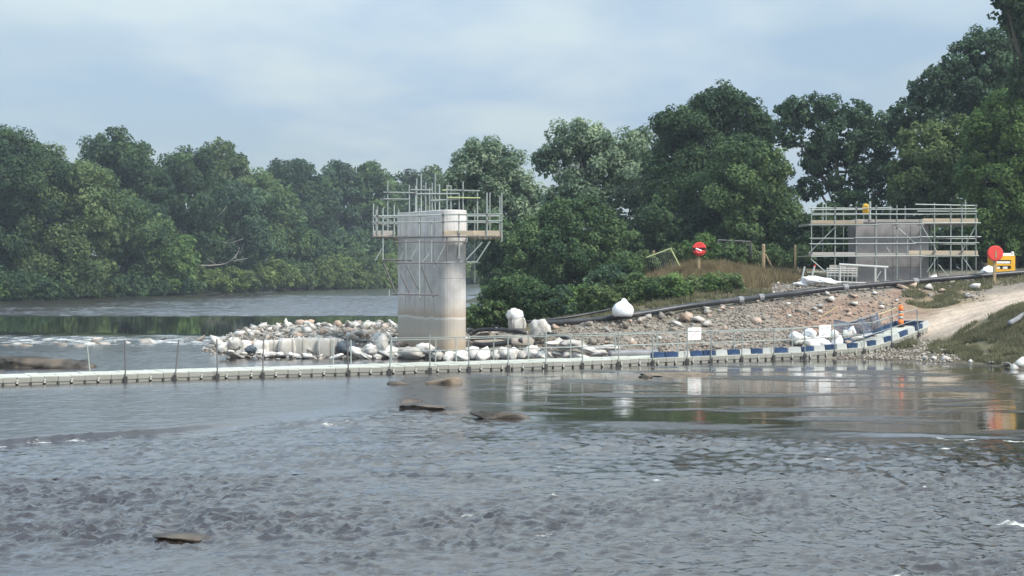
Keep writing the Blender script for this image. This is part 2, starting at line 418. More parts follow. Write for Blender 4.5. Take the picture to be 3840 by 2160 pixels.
# front toe of the causeway and shore
for px, d, c in ((2300, 71, 'g'), (2500, 71.3, 'g'), (2700, 72, 'g'), (2900, 72.8, 'g'), (3050, 72.6, 'g')): cz(px, d, 0.05, c)
for px, py, c in ((3180, 1347, 'm'), (3300, 1350, 'm'), (3500, 1360, 'm'), (3700, 1372, 'm'), (3840, 1390, 'm'), (4100, 1430, 'm'), (4500, 1500, 'm')): cz(px, F * CH / (py - HZ), 0.0, c)
for px, d in ((2300, 67.5), (2600, 68.5), (2900, 69.5), (3100, 69), (3300, 67.5), (3500, 66), (3700, 63.5), (3840, 60.5), (4100, 54), (4500, 45)): cz(px, d, -0.8, 'm')
# causeway face and crest
for px, py, d, c in ((2200, 1290, 73, 'g'), (2200, 1215, 76.5, 'g'), (2400, 1280, 74, 'g'), (2400, 1215, 77, 'g'), (2600, 1270, 75, 'g'), (2600, 1200, 78, 'g'), (2800, 1270, 75.5, 'g'), (2800, 1180, 79, 'g'),
                     (3000, 1270, 75.5, 'g'), (3000, 1180, 80, 's'), (3100, 1230, 78, 's'), (3200, 1240, 78, 's'), (3200, 1150, 82, 's'), (3350, 1180, 81, 's'), (3400, 1100, 84.5, 's'), (3500, 1140, 83, 't'),
                     (3600, 1080, 86, 't'), (3700, 1090, 85, 'g'), (3840, 1065, 86, 'g')): cp(px, py, d, c)
for px, py, d in ((1980, 1222, 77.5), (2150, 1214, 77.6), (2300, 1200, 78), (2450, 1182, 79), (2600, 1155, 80), (2800, 1132, 82), (3000, 1108, 84), (3150, 1088, 85), (3300, 1076, 86), (3450, 1064, 87), (3600, 1052, 88), (3840, 1034, 89), (4200, 1018, 90)): cp(px, py, d, 'g' if px > 2750 else 'v')
# pontoon landing, path, grassy front bank
for px, py, d, c in ((3250, 1333, 74, 'm'), (3350, 1308, 75.5, 'm'), (3440, 1272, 77, 'g'), (3500, 1240, 78, 'p'), (3560, 1215, 78.5, 'p'), (3650, 1180, 79, 'p'), (3740, 1140, 80, 'p'), (3840, 1105, 81, 'p'), (4100, 1050, 83, 'p'),
                     (3620, 1205, 77, 'p'), (3740, 1165, 77.5, 'p'), (3840, 1130, 78, 'p'),
                     (3560, 1290, 74, 'v'), (3640, 1262, 74, 'v'), (3740, 1195, 74, 'v'), (3840, 1140, 74.5, 'v'), (3600, 1325, 71.5, 'v'), (3720, 1290, 71, 'v'), (3840, 1235, 71, 'v'), (3500, 1330, 72, 'm'), (3720, 1345, 69, 'v'), (3840, 1330, 67.5, 'v'), (4100, 1180, 70, 'v'), (4300, 1100, 72, 'v')): cp(px, py, d, c)
# plateau behind the crest
for px, py, d, c in ((2900, 1075, 87, 'r'), (2900, 1058, 91, 't'), (3060, 1072, 88, 'r'), (3150, 1062, 90, 'g'), (3300, 1057, 92, 'g'), (3500, 1050, 93, 'g'), (3700, 1036, 94, 'g'), (3840, 1022, 94, 'g'), (2780, 1100, 85, 'r'),
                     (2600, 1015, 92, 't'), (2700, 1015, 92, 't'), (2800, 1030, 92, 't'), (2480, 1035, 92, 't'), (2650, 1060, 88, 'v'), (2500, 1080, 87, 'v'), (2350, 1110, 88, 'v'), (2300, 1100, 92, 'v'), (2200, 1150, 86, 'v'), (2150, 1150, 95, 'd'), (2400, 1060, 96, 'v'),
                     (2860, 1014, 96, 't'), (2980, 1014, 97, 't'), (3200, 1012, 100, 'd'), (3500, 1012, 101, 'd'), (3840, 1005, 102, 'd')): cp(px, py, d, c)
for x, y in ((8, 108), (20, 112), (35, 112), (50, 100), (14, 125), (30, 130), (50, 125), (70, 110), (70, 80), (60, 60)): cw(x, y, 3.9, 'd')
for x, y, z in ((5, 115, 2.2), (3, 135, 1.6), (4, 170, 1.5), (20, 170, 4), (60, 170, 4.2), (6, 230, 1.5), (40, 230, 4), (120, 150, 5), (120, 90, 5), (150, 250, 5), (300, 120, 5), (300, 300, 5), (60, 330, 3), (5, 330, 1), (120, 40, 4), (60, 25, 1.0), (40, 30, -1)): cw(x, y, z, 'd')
CT = np.array([c[:3] for c in ctrl]); CC = np.array([TC[c[3]] for c in ctrl])
_D = np.linalg.norm(CT[:, None, :2] - CT[None, :, :2], axis=2)
_n = len(CT)
_A = np.zeros((_n + 3, _n + 3)); _A[:_n, :_n] = _D + np.eye(_n) * -0.05
_A[:_n, _n] = 1; _A[:_n, _n + 1:] = CT[:, :2]; _A[_n, :_n] = 1; _A[_n + 1:, :_n] = CT[:, :2].T
_W = np.linalg.solve(_A, np.concatenate([CT[:, 2], np.zeros(3)]))
def terr(x, y, raw=False):
    x = np.atleast_1d(np.asarray(x, float)); y = np.atleast_1d(np.asarray(y, float)); sh = x.shape
    x = x.ravel(); y = y.ravel(); out = np.empty(len(x))
    for i in range(0, len(x), 20000):
        d = np.hypot(x[i:i+20000, None] - CT[None, :, 0], y[i:i+20000, None] - CT[None, :, 1])
        out[i:i+20000] = d @ _W[:_n] + _W[_n] + _W[_n+1] * x[i:i+20000] + _W[_n+2] * y[i:i+20000]
    if not raw:
        out = out + 0.10 * pn(x * 0.7, y * 0.7, 3) + 0.07 * pn(x * 2.1, y * 2.1, 4)
    return np.clip(out, -1.3, 6).reshape(sh)
def terr1(x, y): return float(terr([x], [y])[0])
def tone(x, y):
    x = x.ravel(); y = y.ravel(); out = np.empty((len(x), 3))
    xx = x + 0.9 * pn(x * 0.8, y * 0.8, 7) + 0.4 * pn(x * 2.5, y * 2.5, 8); yy = y + 0.9 * pn(x * 0.8, y * 0.8, 9) + 0.4 * pn(x * 2.5, y * 2.5, 10)
    for i in range(0, len(x), 20000):
        d = np.hypot(xx[i:i+20000, None] - CT[None, :, 0], yy[i:i+20000, None] - CT[None, :, 1])
        w = 1 / (d ** 4 + 0.05)
        out[i:i+20000] = (w @ CC) / w.sum(1)[:, None]
    return out * np.clip(1 + 0.35 * pn(x * 0.5, y * 1.6, 13) + 0.35 * pn(x * 1.9, y * 3.0, 14), 0.5, 1.5)[:, None]

def grid_geo(xs, ys):
    X, Y = np.meshgrid(xs, ys); nx, ny = len(xs), len(ys)
    i = np.arange(nx * ny).reshape(ny, nx)
    q = np.stack([i[:-1, :-1], i[:-1, 1:], i[1:, 1:], i[1:, :-1]], -1).reshape(-1, 4)
    return X.ravel(), Y.ravel(), q
def patches(specs):
    Xs, Ys, Q, b = [], [], [], 0
    for x0, x1, nx, y0, y1, ny in specs:
        x, y, q = grid_geo(np.linspace(x0, x1, nx), np.linspace(y0, y1, ny)); Xs.append(x); Ys.append(y); Q.append(q + b); b += len(x)
    return np.concatenate(Xs), np.concatenate(Ys), np.concatenate(Q)

# riverbed sheet reaching the horizon
x, y, q = patches([(-3000, 3000, 13, -200, 5000, 13)])
g = ob('ground', me_new('ground', np.stack([x, y, np.full_like(x, -1.6)], 1), q, mat_simple('river_bed', (0.10, 0.08, 0.06), 0.9, 0.2, 0.2)))
tag(g, 'dark brown river bed and land reaching the horizon', 'ground', kind='structure')

x, y, q = patches([(-24, 1.0, 90, 66, 101, 116)])
mound = ob('rubble_mound', me_new('rubble_mound', np.stack([x, y, terr(x, y)], 1), q, M['ground'], True, vattr={'tone': tone(x, y)}))
tag(mound, 'low mound of pale rubble heaped round the concrete pier', 'rubble mound', kind='structure')
x, y, q = patches([(1.0, 62, 210, 52, 112, 205), (-6, 1.0, 12, 101, 112, 12), (-8, 62, 46, 112, 150, 26), (62, 300, 24, 20, 150, 20), (-12, 300, 40, 150, 420, 30), (36, 62, 14, 20, 52, 14)])
bank = ob('river_bank', me_new('river_bank', np.stack([x, y, terr(x, y)], 1), q, M['ground'], True, vattr={'tone': tone(x, y)}))
tag(bank, 'gravel and soil river bank with a stone causeway and pale path', 'river bank', kind='structure')

# far bank of the river
FS = [(-900, 1230), (-300, 1158), (0, 1140), (300, 1127), (600, 1116), (1000, 1099), (1250, 1089), (1480, 1081), (1700, 1075), (1850, 1071), (2300, 1069), (3800, 1068)]
FSW = np.array([((px - 1920) * CH / (py - HZ), F * CH / (py - HZ)) for px, py in FS])
def far_d(px): return float(np.interp(px, [a for a, b in FS], FSW[:, 1]))
V, Q = [], []
sp = smooth_path(np.c_[FSW, np.zeros(len(FSW))], 6)
dirs = np.array([0.12, 1.0])
for i, p in enumerate(sp):
    for off, z in ((-1.0, -1.4), (0, -0.05), (0.7, 0.25), (3, 0.5), (12, 1.0), (60, 3.0), (900, 8.0)):
        V.append((p[0] + dirs[0] * off * (-1), p[1] + dirs[1] * off, z + 0.25 * float(pn(p[0] * 0.2, off * 0.3, 2))))
for i in range(len(sp) - 1):
    for k in range(6): a = i * 7 + k; Q.append((a, a + 7, a + 8, a + 1))
V = np.array(V)
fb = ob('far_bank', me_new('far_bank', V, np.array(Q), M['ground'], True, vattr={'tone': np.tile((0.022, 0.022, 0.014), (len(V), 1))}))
tag(fb, 'low dark earth bank along the far side of the river', 'river bank', kind='structure')

# ------------------------------------------------------------------ the river
WR = [(-400, 1690), (0, 1652), (400, 1625), (800, 1593), (1300, 1534), (1540, 1503), (1760, 1540), (2000, 1572), (2700, 1607), (3840, 1642), (4600, 1668)]
WRX = np.array([(px - 1920) * CH / (py - HZ) for px, py in WR]); WRY = np.array([F * CH / (py - HZ) for px, py in WR])
def water_fields(x, y):
    yw = np.interp(x, WRX, WRY) + 0.22 * pn(x * 0.9, y * 0.0 + 3, 21) + 0.5 * pn(x * 0.25, y * 0.0 + 9, 22)
    s = y - yw                                     # >0 upstream of the low sill
    wd = 0.07 + 1.6 * sstep(-10, -5, x) * (1 - sstep(6, 11, x)) + 0.25 * sstep(6, 11, x)
    drop = 0.15 - 0.09 * sstep(-9, -4, x)
    lev = -drop * (1 - sstep(-1, 1, s / wd))
    up = sstep(90, 95, y + 0.25 * (x + 25) + 1.5 * pn(x * 0.3, y * 0.3, 23)) * (x < 4)
    lev = lev + 0.22 * up
    # wave amplitude per zone
    big = 0.5 + 0.9 * pn(x * 0.10, y * 0.22, 31) + 0.55 * pn(x * 0.33, y * 0.5, 32)
    front = 1 - sstep(-2.2, 0.8, s + 1.3 * pn(x * 0.35, y * 0.6, 38) * sstep(-6, 2, x))
    a_front = np.clip(0.75 + 1.5 * big, 0.22, 2.3) * (0.35 + 0.65 * sstep(-0.4, -4, s)) * (1 - 0.65 * sstep(24.5, 20.5, y) * sstep(-1.5, -4.5, x))
    calm = sstep(-2.5, 1.0, x + 1.2 * pn(x * 0.2, y * 0.6, 33)) * (1 - front)
    gust = sstep(0.02, 0.34, pn(x * 0.17, y * 0.6, 34) + 0.45 * pn(x * 0.5, y * 1.6, 35))
    a_mid = (1 - front) * ((1 - calm) * (0.30 + 0.20 * big) + calm * (0.06 + 0.36 * gust))
    weir2 = np.exp(-((y + 0.25 * (x + 25) - 88.5) / 4.0) ** 2) * sstep(-11, -14.5, x)
    farw = sstep(126, 131, y - 0.04 * x + 1.5 * pn(x * 0.06, y * 0.3, 36))
    amp = front * a_front + a_mid * (1 - up) + weir2 * 0.9 + farw * (x < 6) * (y < 216) * np.clip(1.1 + 0.9 * pn(x * 0.05, y * 0.12, 37), 0.3, 2)
    amp = amp * (1 - sstep(66, 70, y) * (x > -2) * (y < 120))
    # rough attribute (unresolved ripples)
    pool = sstep(95, 99, y + 0.2 * (x + 20)) * (1 - sstep(126, 131, y - 0.04 * x + 1.5 * pn(x * 0.06, y * 0.3, 36)))
    far = sstep(126, 131, y - 0.04 * x + 1.5 * pn(x * 0.06, y * 0.3, 36))
    rough = 0.02 + 0.09 * front + (1 - front) * (1 - up) * ((1 - calm) * 0.2 + calm * (0.06 + 0.24 * gust)) + far * 0.22
    micro = front * 0.22 + (1 - front) * (1 - up) * ((1 - calm) * 0.16 + calm * (0.02 + 0.14 * gust)) + far * 0.1 + pool * 0.01
    # waves
    wx = x + 0.25 * pn(x * 0.6, y * 0.6, 41); wy = y + 0.25 * pn(x * 0.6, y * 0.6, 42)
    r1 = 1 - 2.2 * np.abs(pn(wx * 0.75, wy * 1.25, 43)); r2 = 1 - 2.2 * np.abs(pn(wx * 1.35 + 3, wy * 2.9, 44))
    r3 = 1 - 2.2 * np.abs(pn(wx * 2.5, wy * 5.6, 45)); n0 = pn(wx * 0.28, wy * 0.5, 46)
    c2 = np.clip(1 - 2.6 * np.abs(pn(wx * 1.7 + 5, wy * 3.4, 49)), 0, 1) ** 2; c3 = np.clip(1 - 2.6 * np.abs(pn(wx * 2.9, wy * 5.6, 50)), 0, 1) ** 2
    c1 = np.clip(1 - 2.4 * np.abs(pn(wx * 1.0, wy * 1.6, 43)), 0, 1) ** 2
    w = 0.030 * c1 + 0.036 * c2 + 0.020 * c3 + 0.008 * (r3 - 0.45) + 0.03 * n0
    wf_ = 0.16 * (1 - 2.2 * np.abs(pn(wx * 0.45, wy * 0.75, 47)) - 0.45) + 0.06 * (1 - 2.2 * np.abs(pn(wx * 1.1, wy * 1.3, 48)) - 0.45)
    z = lev + amp * (w * (1 - farw) + wf_ * farw)
    # foam
    fn = pn(x * 1.3, y * 2.4, 51) + 0.6 * pn(x * 3.6, y * 6.0, 52)
    f1 = np.exp(-((s + 0.42) / 0.33) ** 2) * (sstep(-6.5, -11, x) * (0.25 + 1.4 * fn) * 0.6 + sstep(7.5, 12, x) * (0.02 + 1.5 * fn))
    cap_ = sstep(0.50, 0.66, pn(x * 0.5, y * 0.9, 53) + 0.35 * pn(x * 2.2, y * 4, 54)) * sstep(-0.5, -2, s) * sstep(-4, 3, x + 0.3 * (y - 25)) * 0.55
    f2 = weir2 * np.clip(0.15 + 1.5 * fn, 0, 1) * 1.0
    foam = np.clip(np.clip(f1, 0, 1) + cap_ + f2, 0, 1)
    z = z + foam * 0.03 * (1 + pn(x * 5, y * 5, 55))
    return z, np.clip(rough, 0.01, 0.6), np.clip(micro, 0, 1), foam

x, y, q = patches([(-14, 14, 380, 12, 32.1, 330), (-32, 34, 500, 32, 78.1, 310), (-60, 12, 160, 78, 126, 90), (-80, 4, 240, 126, 215, 240),
                   (14, 28, 94, 12, 32.1, 130), (-28, -14, 94, 12, 32.1, 130), (-400, -28, 30, -30, 32, 10), (28, 400, 30, -30, 32, 10), (-28, 28, 20, -30, 12, 10), (-400, -32, 30, 32, 78, 12), (34, 300, 10, 32, 50, 6),
                   (-400, -60, 20, 78, 126, 10), (-400, -80, 20, 126, 215, 12), (4, 40, 8, 126, 215, 12), (12, 40, 8, 78, 126, 8), (-400, 40, 60, 215, 420, 40)])
wz, wr, wm, wf = water_fields(x, y)
mw, nt, b, o_ = mat_new('river_water'); N, L = nt.nodes, nt.links
b.inputs['IOR'].default_value = 1.42
b.inputs['Coat Weight'].default_value = 0.9; b.inputs['Coat IOR'].default_value = 1.36
a1 = N.new('ShaderNodeAttribute'); a1.attribute_name = 'rough'; a2 = N.new('ShaderNodeAttribute'); a2.attribute_name = 'micro'; a3 = N.new('ShaderNodeAttribute'); a3.attribute_name = 'foam'
t = N.new('ShaderNodeTexCoord')
m1 = N.new('ShaderNodeMapping'); m1.inputs['Scale'].default_value = (1.0, 1.8, 1.0); L.new(t.outputs['Object'], m1.inputs['Vector'])
nA = N.new('ShaderNodeTexNoise'); nA.inputs['Scale'].default_value = 3.2; nA.inputs['Detail'].default_value = 5; nA.inputs['Roughness'].default_value = 0.62; L.new(m1.outputs[0], nA.inputs['Vector'])
bp = N.new('ShaderNodeBump'); bp.inputs['Distance'].default_value = 0.055; L.new(nA.outputs['Fac'], bp.inputs['Height']); L.new(a2.outputs['Fac'], bp.inputs['Strength']); L.new(bp.outputs[0], b.inputs['Normal']); L.new(bp.outputs[0], b.inputs['Coat Normal'])
nf = N.new('ShaderNodeTexNoise'); nf.inputs['Scale'].default_value = 7; nf.inputs['Detail'].default_value = 6; L.new(m1.outputs[0], nf.inputs['Vector'])
fm = N.new('ShaderNodeMath'); fm.operation = 'MULTIPLY_ADD'; L.new(nf.outputs['Fac'], fm.inputs[0]); fm.inputs[1].default_value = 1.3; L.new(a3.outputs['Fac'], fm.inputs[2])
fr = N.new('ShaderNodeMapRange'); fr.inputs['From Min'].default_value = 0.82; fr.inputs['From Max'].default_value = 1.35; L.new(fm.outputs[0], fr.inputs['Value'])
fmul = N.new('ShaderNodeMath'); fmul.operation = 'MULTIPLY'; L.new(fr.outputs[0], fmul.inputs[0])
fgate = N.new('ShaderNodeMapRange'); fgate.inputs['From Min'].default_value = 0.02; fgate.inputs['From Max'].default_value = 0.2; L.new(a3.outputs['Fac'], fgate.inputs['Value']); L.new(fgate.outputs[0], fmul.inputs[1])
mc = N.new('ShaderNodeMix'); mc.data_type = 'RGBA'; mc.inputs['A'].default_value = (0.028, 0.021, 0.019, 1); mc.inputs['B'].default_value = (0.74, 0.73, 0.68, 1)
L.new(fmul.outputs[0], mc.inputs['Factor']); L.new(mc.outputs['Result'], b.inputs['Base Color'])
mr_ = N.new('ShaderNodeMix'); mr_.data_type = 'FLOAT'; L.new(fmul.outputs[0], mr_.inputs['Factor']); L.new(a1.outputs['Fac'], mr_.inputs['A']); mr_.inputs['B'].default_value = 0.8; L.new(mr_.outputs['Result'], b.inputs['Roughness']); L.new(mr_.outputs['Result'], b.inputs['Coat Roughness'])
water = ob('water', me_new('water', np.stack([x, y, wz], 1), q, mw, True, vattr={'rough': wr, 'micro': wm, 'foam': wf}))
tag(water, 'wide grey brown river with choppy riffles in front and calmer pools behind', 'river', kind='structure')
def wlevel(x, y): return float(water_fields(np.array([x]), np.array([y]))[0][0])
# ------------------------------------------------------------------ trees and shrubs
K = 3840.0 / 2576.0
def ordw(n):
    w = ['first', 'second', 'third', 'fourth', 'fifth', 'sixth', 'seventh', 'eighth', 'ninth', 'tenth', 'eleventh', 'twelfth', 'thirteenth', 'fourteenth', 'fifteenth', 'sixteenth', 'seventeenth', 'eighteenth', 'nineteenth', 'twentieth']
    return w[n - 1] if n <= 20 else 'twenty-' + w[n - 21]
def leaf_mesh(C, Nn, size, r, long=1.5):
    """diamond leaf sprays: centres C, normals Nn, sizes"""
    n = len(C)
    Nn = Nn / (np.linalg.norm(Nn, axis=1)[:, None] + 1e-9)
    R = r.normal(size=(n, 3)); U = np.cross(Nn, R); U /= np.linalg.norm(U, axis=1)[:, None] + 1e-9
    W = np.cross(Nn, U)
    s = size[:, None]
    V = np.empty((n, 4, 3), np.float32)
    V[:, 0] = C - U * s * 0.5 * long; V[:, 1] = C + W * s * 0.5 + Nn * s * 0.12
    V[:, 2] = C + U * s * 0.5 * long; V[:, 3] = C - W * s * 0.5 + Nn * s * 0.12
    return V.reshape(-1, 3), np.arange(n * 4).reshape(n, 4)

def foliage(lobes, leaf, dens, r, clump=0.36, squash=0.85, long=1.5, open_=0.0, droop=0.0):
    """lobes: (n,4) centre + radius -> leaves gathered in clumps over the lobes' shells"""
    Cs, Ns, Ts, Ss = [], [], [], []
    L_ = np.asarray(lobes)
    leaf0 = leaf
    for li, (cx, cy, cz_, rad) in enumerate(L_):
        leaf = leaf0 * (1.95 if li % 2 else 1.0)            # the far side of a crown gets larger, fewer sprays
        rs = max(leaf * 1.3, min(rad * clump * r.uniform(0.7, 1.35), 1.8))
        nc = max(5, int(9.0 * (rad / rs) ** 2 * 0.47 * (1 - open_ * 0.55)))
        lt = r.normal() * 0.14
        D = r.normal(size=(nc, 3)); D /= np.linalg.norm(D, axis=1)[:, None]
        cc = np.array([cx, cy, cz_]) + D * rad * r.uniform(0.62, 1.04, (nc, 1)) * np.array([1, 1, 0.95])
        rc = rs * r.uniform(0.45, 1.35, nc)
        # drop clumps sunk deep inside other lobes
        dd = np.linalg.norm(cc[:, None] - L_[None, :, :3], axis=2) / L_[None, :, 3]
        dd[:, li] = 9
        keep = (dd.min(1) > 0.62) | (r.random(nc) < 0.25)
        cc, rc, D = cc[keep], rc[keep], D[keep]
        for k in range(len(cc)):
            m = max(8, int(0.90 * dens * 4 * math.pi * rc[k] ** 2 * 0.5 / (leaf * leaf * 0.5 * long)))
            d = r.normal(size=(m, 3)); d /= np.linalg.norm(d, axis=1)[:, None]
            p = cc[k] + d * (rc[k] * np.cbrt(r.uniform(0.12, 1.15, (m, 1)))) * np.array([1, 1, squash])
            p[:, 2] -= droop * r.random(m) * rc[k]
            nn = d * 0.6 + D[k] * 0.45 + np.array([0, 0, 0.45]) + r.normal(size=(m, 3)) * 0.55
            Cs.append(p); Ns.append(nn); Ss.append(leaf * r.uniform(0.65, 1.3, m))
            Ts.append(np.clip(0.42 + lt + r.normal() * 0.2 + r.normal(size=m) * 0.17, 0, 1))
    C = np.concatenate(Cs); Nn = np.concatenate(Ns); S = np.concatenate(Ss); T = np.concatenate(Ts)
    V, Fq = leaf_mesh(C, Nn, S, r, long)
    return V, Fq, T

def grow(name, label, lobes_px, d, mat, base_px=None, base_z=None, leaf=0.3, dens=1.0, cat='tree', group=None, depth=1.0, seed=0, trunk_r=None, clump=0.36, open_=0.0, droop=0.0, fill=None, limbs=5, bark='bark', lean=0.0):
    """lobes in displayed photograph pixels (2576 wide): (x, y, radius); built round distance d with real depth"""
    r = np.random.default_rng(1000 + seed)
    Lw = []
    for lb in lobes_px:
        px, py, pr = lb[0] * K, lb[1] * K, lb[2] * K
        P = PT(px, py, d); rad = pr * d / F
        Lw.append((P[0], d + r.uniform(-0.5, 0.4) * rad * depth, P[2], rad))
        Lw.append((P[0] + r.uniform(-0.4, 0.4) * rad, d + rad * depth * r.uniform(0.8, 1.3), P[2] - rad * r.uniform(0, 0.35), rad * r.uniform(0.75, 0.95)))
    Lw = np.array(Lw)
    zc = (Lw[:, 2] - Lw[:, 3]).min()
    bx = (base_px * K - 1920) * d / F if base_px is not None else float(np.mean(Lw[:, 0]))
    by = d + 0.4 * float(np.mean(Lw[:, 3])) * depth
    bz = base_z if base_z is not None else terr1(bx, by)
    o = empty(name, (bx, by, bz)); tag(o, label, cat, group)
    V, Fq, T = foliage(Lw, leaf, dens, r, clump, open_=open_, droop=droop)
    V = V - np.array([bx, by, bz], np.float32)
    low = V[:, 2] < 0.05
    V[low, 2] = 0.05 + 0.3 * np.abs(V[low, 2] - 0.05) % 0.8
    ob('crown', me_new('crown', V, Fq, mat, False, fattr={'tint': T}), o)
    # trunk and limbs
    top = Lw[np.argmax(Lw[:, 2])][:3] - np.array([bx, by, bz]); H = float((Lw[:, 2] + Lw[:, 3]).max() - bz)
    tr = trunk_r or H * 0.018
    mb = MB()
    path = smooth_path([(0, 0, -0.3), (top[0] * 0.08 + r.normal() * 0.1, top[1] * 0.1, H * 0.25), (top[0] * 0.35, top[1] * 0.4, H * 0.5), (top[0] * 0.8, top[1] * 0.8, max(H * 0.72, top[2] * 0.8)), tuple(top)], 4)
    mb.tube(path, np.linspace(tr, tr * 0.18, len(path)) * (1 + 0.5 * np.exp(-np.linspace(0, 14, len(path)))), 7)
    idx = r.permutation(len(Lw))[:limbs]
    for i in idx:
        e = Lw[i, :3] - np.array([bx, by, bz]); s_ = path[int(len(path) * r.uniform(0.25, 0.6))]
        mid = (s_ + e) / 2 + np.array([r.normal() * 0.3, r.normal() * 0.3, -0.08 * H])
        pl = smooth_path([s_, mid, e], 4)
        mb.tube(pl, np.linspace(tr * 0.5, tr * 0.10, len(pl)), 5)
    mb.build('trunk', M[bark], o, True)
    return o

LEFT = 'trees along the far wooded bank'
def fz(px): return 1.3
def left_tree(label, lobes, back, mat, seed, **kw):
    bx = kw.pop('base', float(np.mean([l[0] for l in lobes])))
    d = far_d(bx * K) + back
    leaf = 0.265 * d / 190
    return grow('broadleaf_tree', label, lobes, d, mat, base_px=bx, base_z=0.6, leaf=leaf, seed=seed, group=LEFT, **kw)
left_tree('dark tree cut off by the edge of the picture, crest above the pale dome', [(0, 375, 58), (-70, 420, 80), (55, 405, 60), (20, 470, 90), (100, 470, 70), (-60, 560, 100), (10, 600, 90), (-40, 690, 70)], 16, L_DARK, 1)
left_tree('broad domed lighter green tree between the edge tree and the tall dark one', [(150, 448, 84), (95, 455, 78), (212, 480, 70), (40, 490, 70), (235, 530, 55), (120, 560, 95), (225, 570, 60), (160, 640, 80), (60, 640, 80), (120, 700, 55), (215, 690, 55), (25, 705, 45)], 7, L_OLIVE, 2)
left_tree('tall dark round-topped tree, highest on the far wooded bank', [(290, 365, 50), (250, 385, 44), (330, 395, 46), (300, 440, 75), (365, 460, 52), (250, 480, 60), (300, 540, 70), (360, 550, 60)], 20, L_DARK, 3)
left_tree('mid green tree with rounded crown standing below the tall dark tree', [(335, 560, 70), (300, 610, 55), (375, 610, 62), (330, 660, 62), (290, 700, 48), (370, 700, 45)], 6, L_MID, 4)
left_tree('wide dark tree whose crown touches the feathery-topped one behind', [(450, 412, 44), (415, 435, 50), (490, 440, 55), (440, 500, 70), (500, 520, 62), (410, 540, 60), (470, 590, 70)], 16, L_DARK, 5)
left_tree('upright tree with loose feathery top behind the wide dark tree', [(555, 385, 38), (590, 410, 34), (525, 395, 34), (575, 440, 45), (540, 450, 50), (610, 470, 34), (570, 520, 60)], 30, L_OLIVE, 6, open_=0.45, clump=0.28)
left_tree('bright green low tree leaning over the water below the wide dark tree', [(420, 625, 55), (390, 670, 45), (445, 665, 42), (360, 715, 36), (415, 710, 36)], 3, L_BRIGHT, 7)
left_tree('dusky tree behind the bare pale branches', [(590, 500, 55), (560, 560, 60), (625, 560, 52), (520, 600, 48), (580, 625, 55), (645, 610, 38), (500, 650, 36)], 10, L_BLUE, 8)
left_tree('rounded tree between the bare branches and the dark twin-topped tree', [(665, 470, 42), (690, 500, 55), (660, 540, 45), (720, 560, 55), (680, 600, 46), (740, 610, 42)], 18, L_MID, 9)
left_tree('flat-topped dark tree standing alone against the sky past the dip', [(720, 435, 38), (755, 440, 40), (700, 460, 36), (785, 475, 44), (740, 510, 60), (790, 540, 50)], 40, L_DARK, 10)
left_tree('dark bushy tree overhanging the reeds beyond the bare branches', [(735, 620, 38), (765, 650, 34), (720, 655, 30), (790, 620, 36), (800, 650, 28)], 12, L_DARK, 11)
left_tree('low crowned tree next to the flat-topped one, twin lobes', [(840, 440, 34), (872, 450, 36), (820, 490, 50), (880, 510, 52), (840, 570, 56), (890, 590, 44)], 34, L_BLUE, 12)
left_tree('spiky tree behind the raised pole of the pier scaffold', [(935, 432, 30), (960, 455, 32), (915, 470, 36), (955, 510, 46), (910, 540, 44), (960, 580, 46), (930, 610, 36)], 20, L_MID, 13, open_=0.3)
left_tree('distant dark tree seen over the pier top', [(1040, 458, 30), (1000, 470, 32), (1075, 468, 30), (1030, 510, 44), (1000, 560, 48), (1070, 550, 46)], 24, L_DARK, 14)
left_tree('pale distant tree beside the pier scaffold, lower than its neighbours', [(1090, 440, 26), (1120, 480, 36), (1090, 520, 40), (1130, 560, 44), (1100, 610, 44)], 14, L_OLIVE, 15)

# bare pale branches hanging out of the dusky tree
o = empty('dead_branch', (PT(500 * K, 668 * K, far_d(560 * K) + 1)[0], far_d(560 * K) + 1, 1.2)); tag(o, 'bare pale dead limb reaching out over the reeds from the dusky tree', 'branch')
bo = np.array(o.location); dd = far_d(560 * K) + 1
mb = MB()
for pts, r0 in (([(498, 668), (530, 668), (565, 664), (585, 652), (598, 636), (602, 622)], 0.16), ([(575, 658), (600, 654), (622, 650), (632, 644)], 0.08), ([(590, 645), (600, 655), (610, 660)], 0.05), ([(520, 650), (535, 660), (545, 665)], 0.06), ([(598, 636), (608, 628), (612, 615)], 0.05)):
    P_ = np.array([PT(a * K, b_ * K, dd + rng.normal() * 0.5) for a, b_ in pts]) - bo; sp_ = smooth_path(P_, 3); mb.tube(sp_, np.linspace(r0, r0 * 0.35, len(sp_)), 5)
mb.build('limb', M['dead'], o, True)
mb = MB()
for pts, r0 in (([(560, 608), (575, 612), (592, 608), (612, 600)], 0.07), ([(578, 612), (585, 600), (592, 596)], 0.05), ([(535, 556), (548, 544), (562, 530), (570, 520)], 0.07)):
    P_ = np.array([PT(a * K, b_ * K, dd + rng.normal() * 0.4) for a, b_ in pts]) - bo; sp_ = smooth_path(P_, 3); mb.tube(sp_, np.linspace(r0, r0 * 0.4, len(sp_)), 5)
mb.build('twig', M['dead'], o, True)['kind'] = 'stuff'

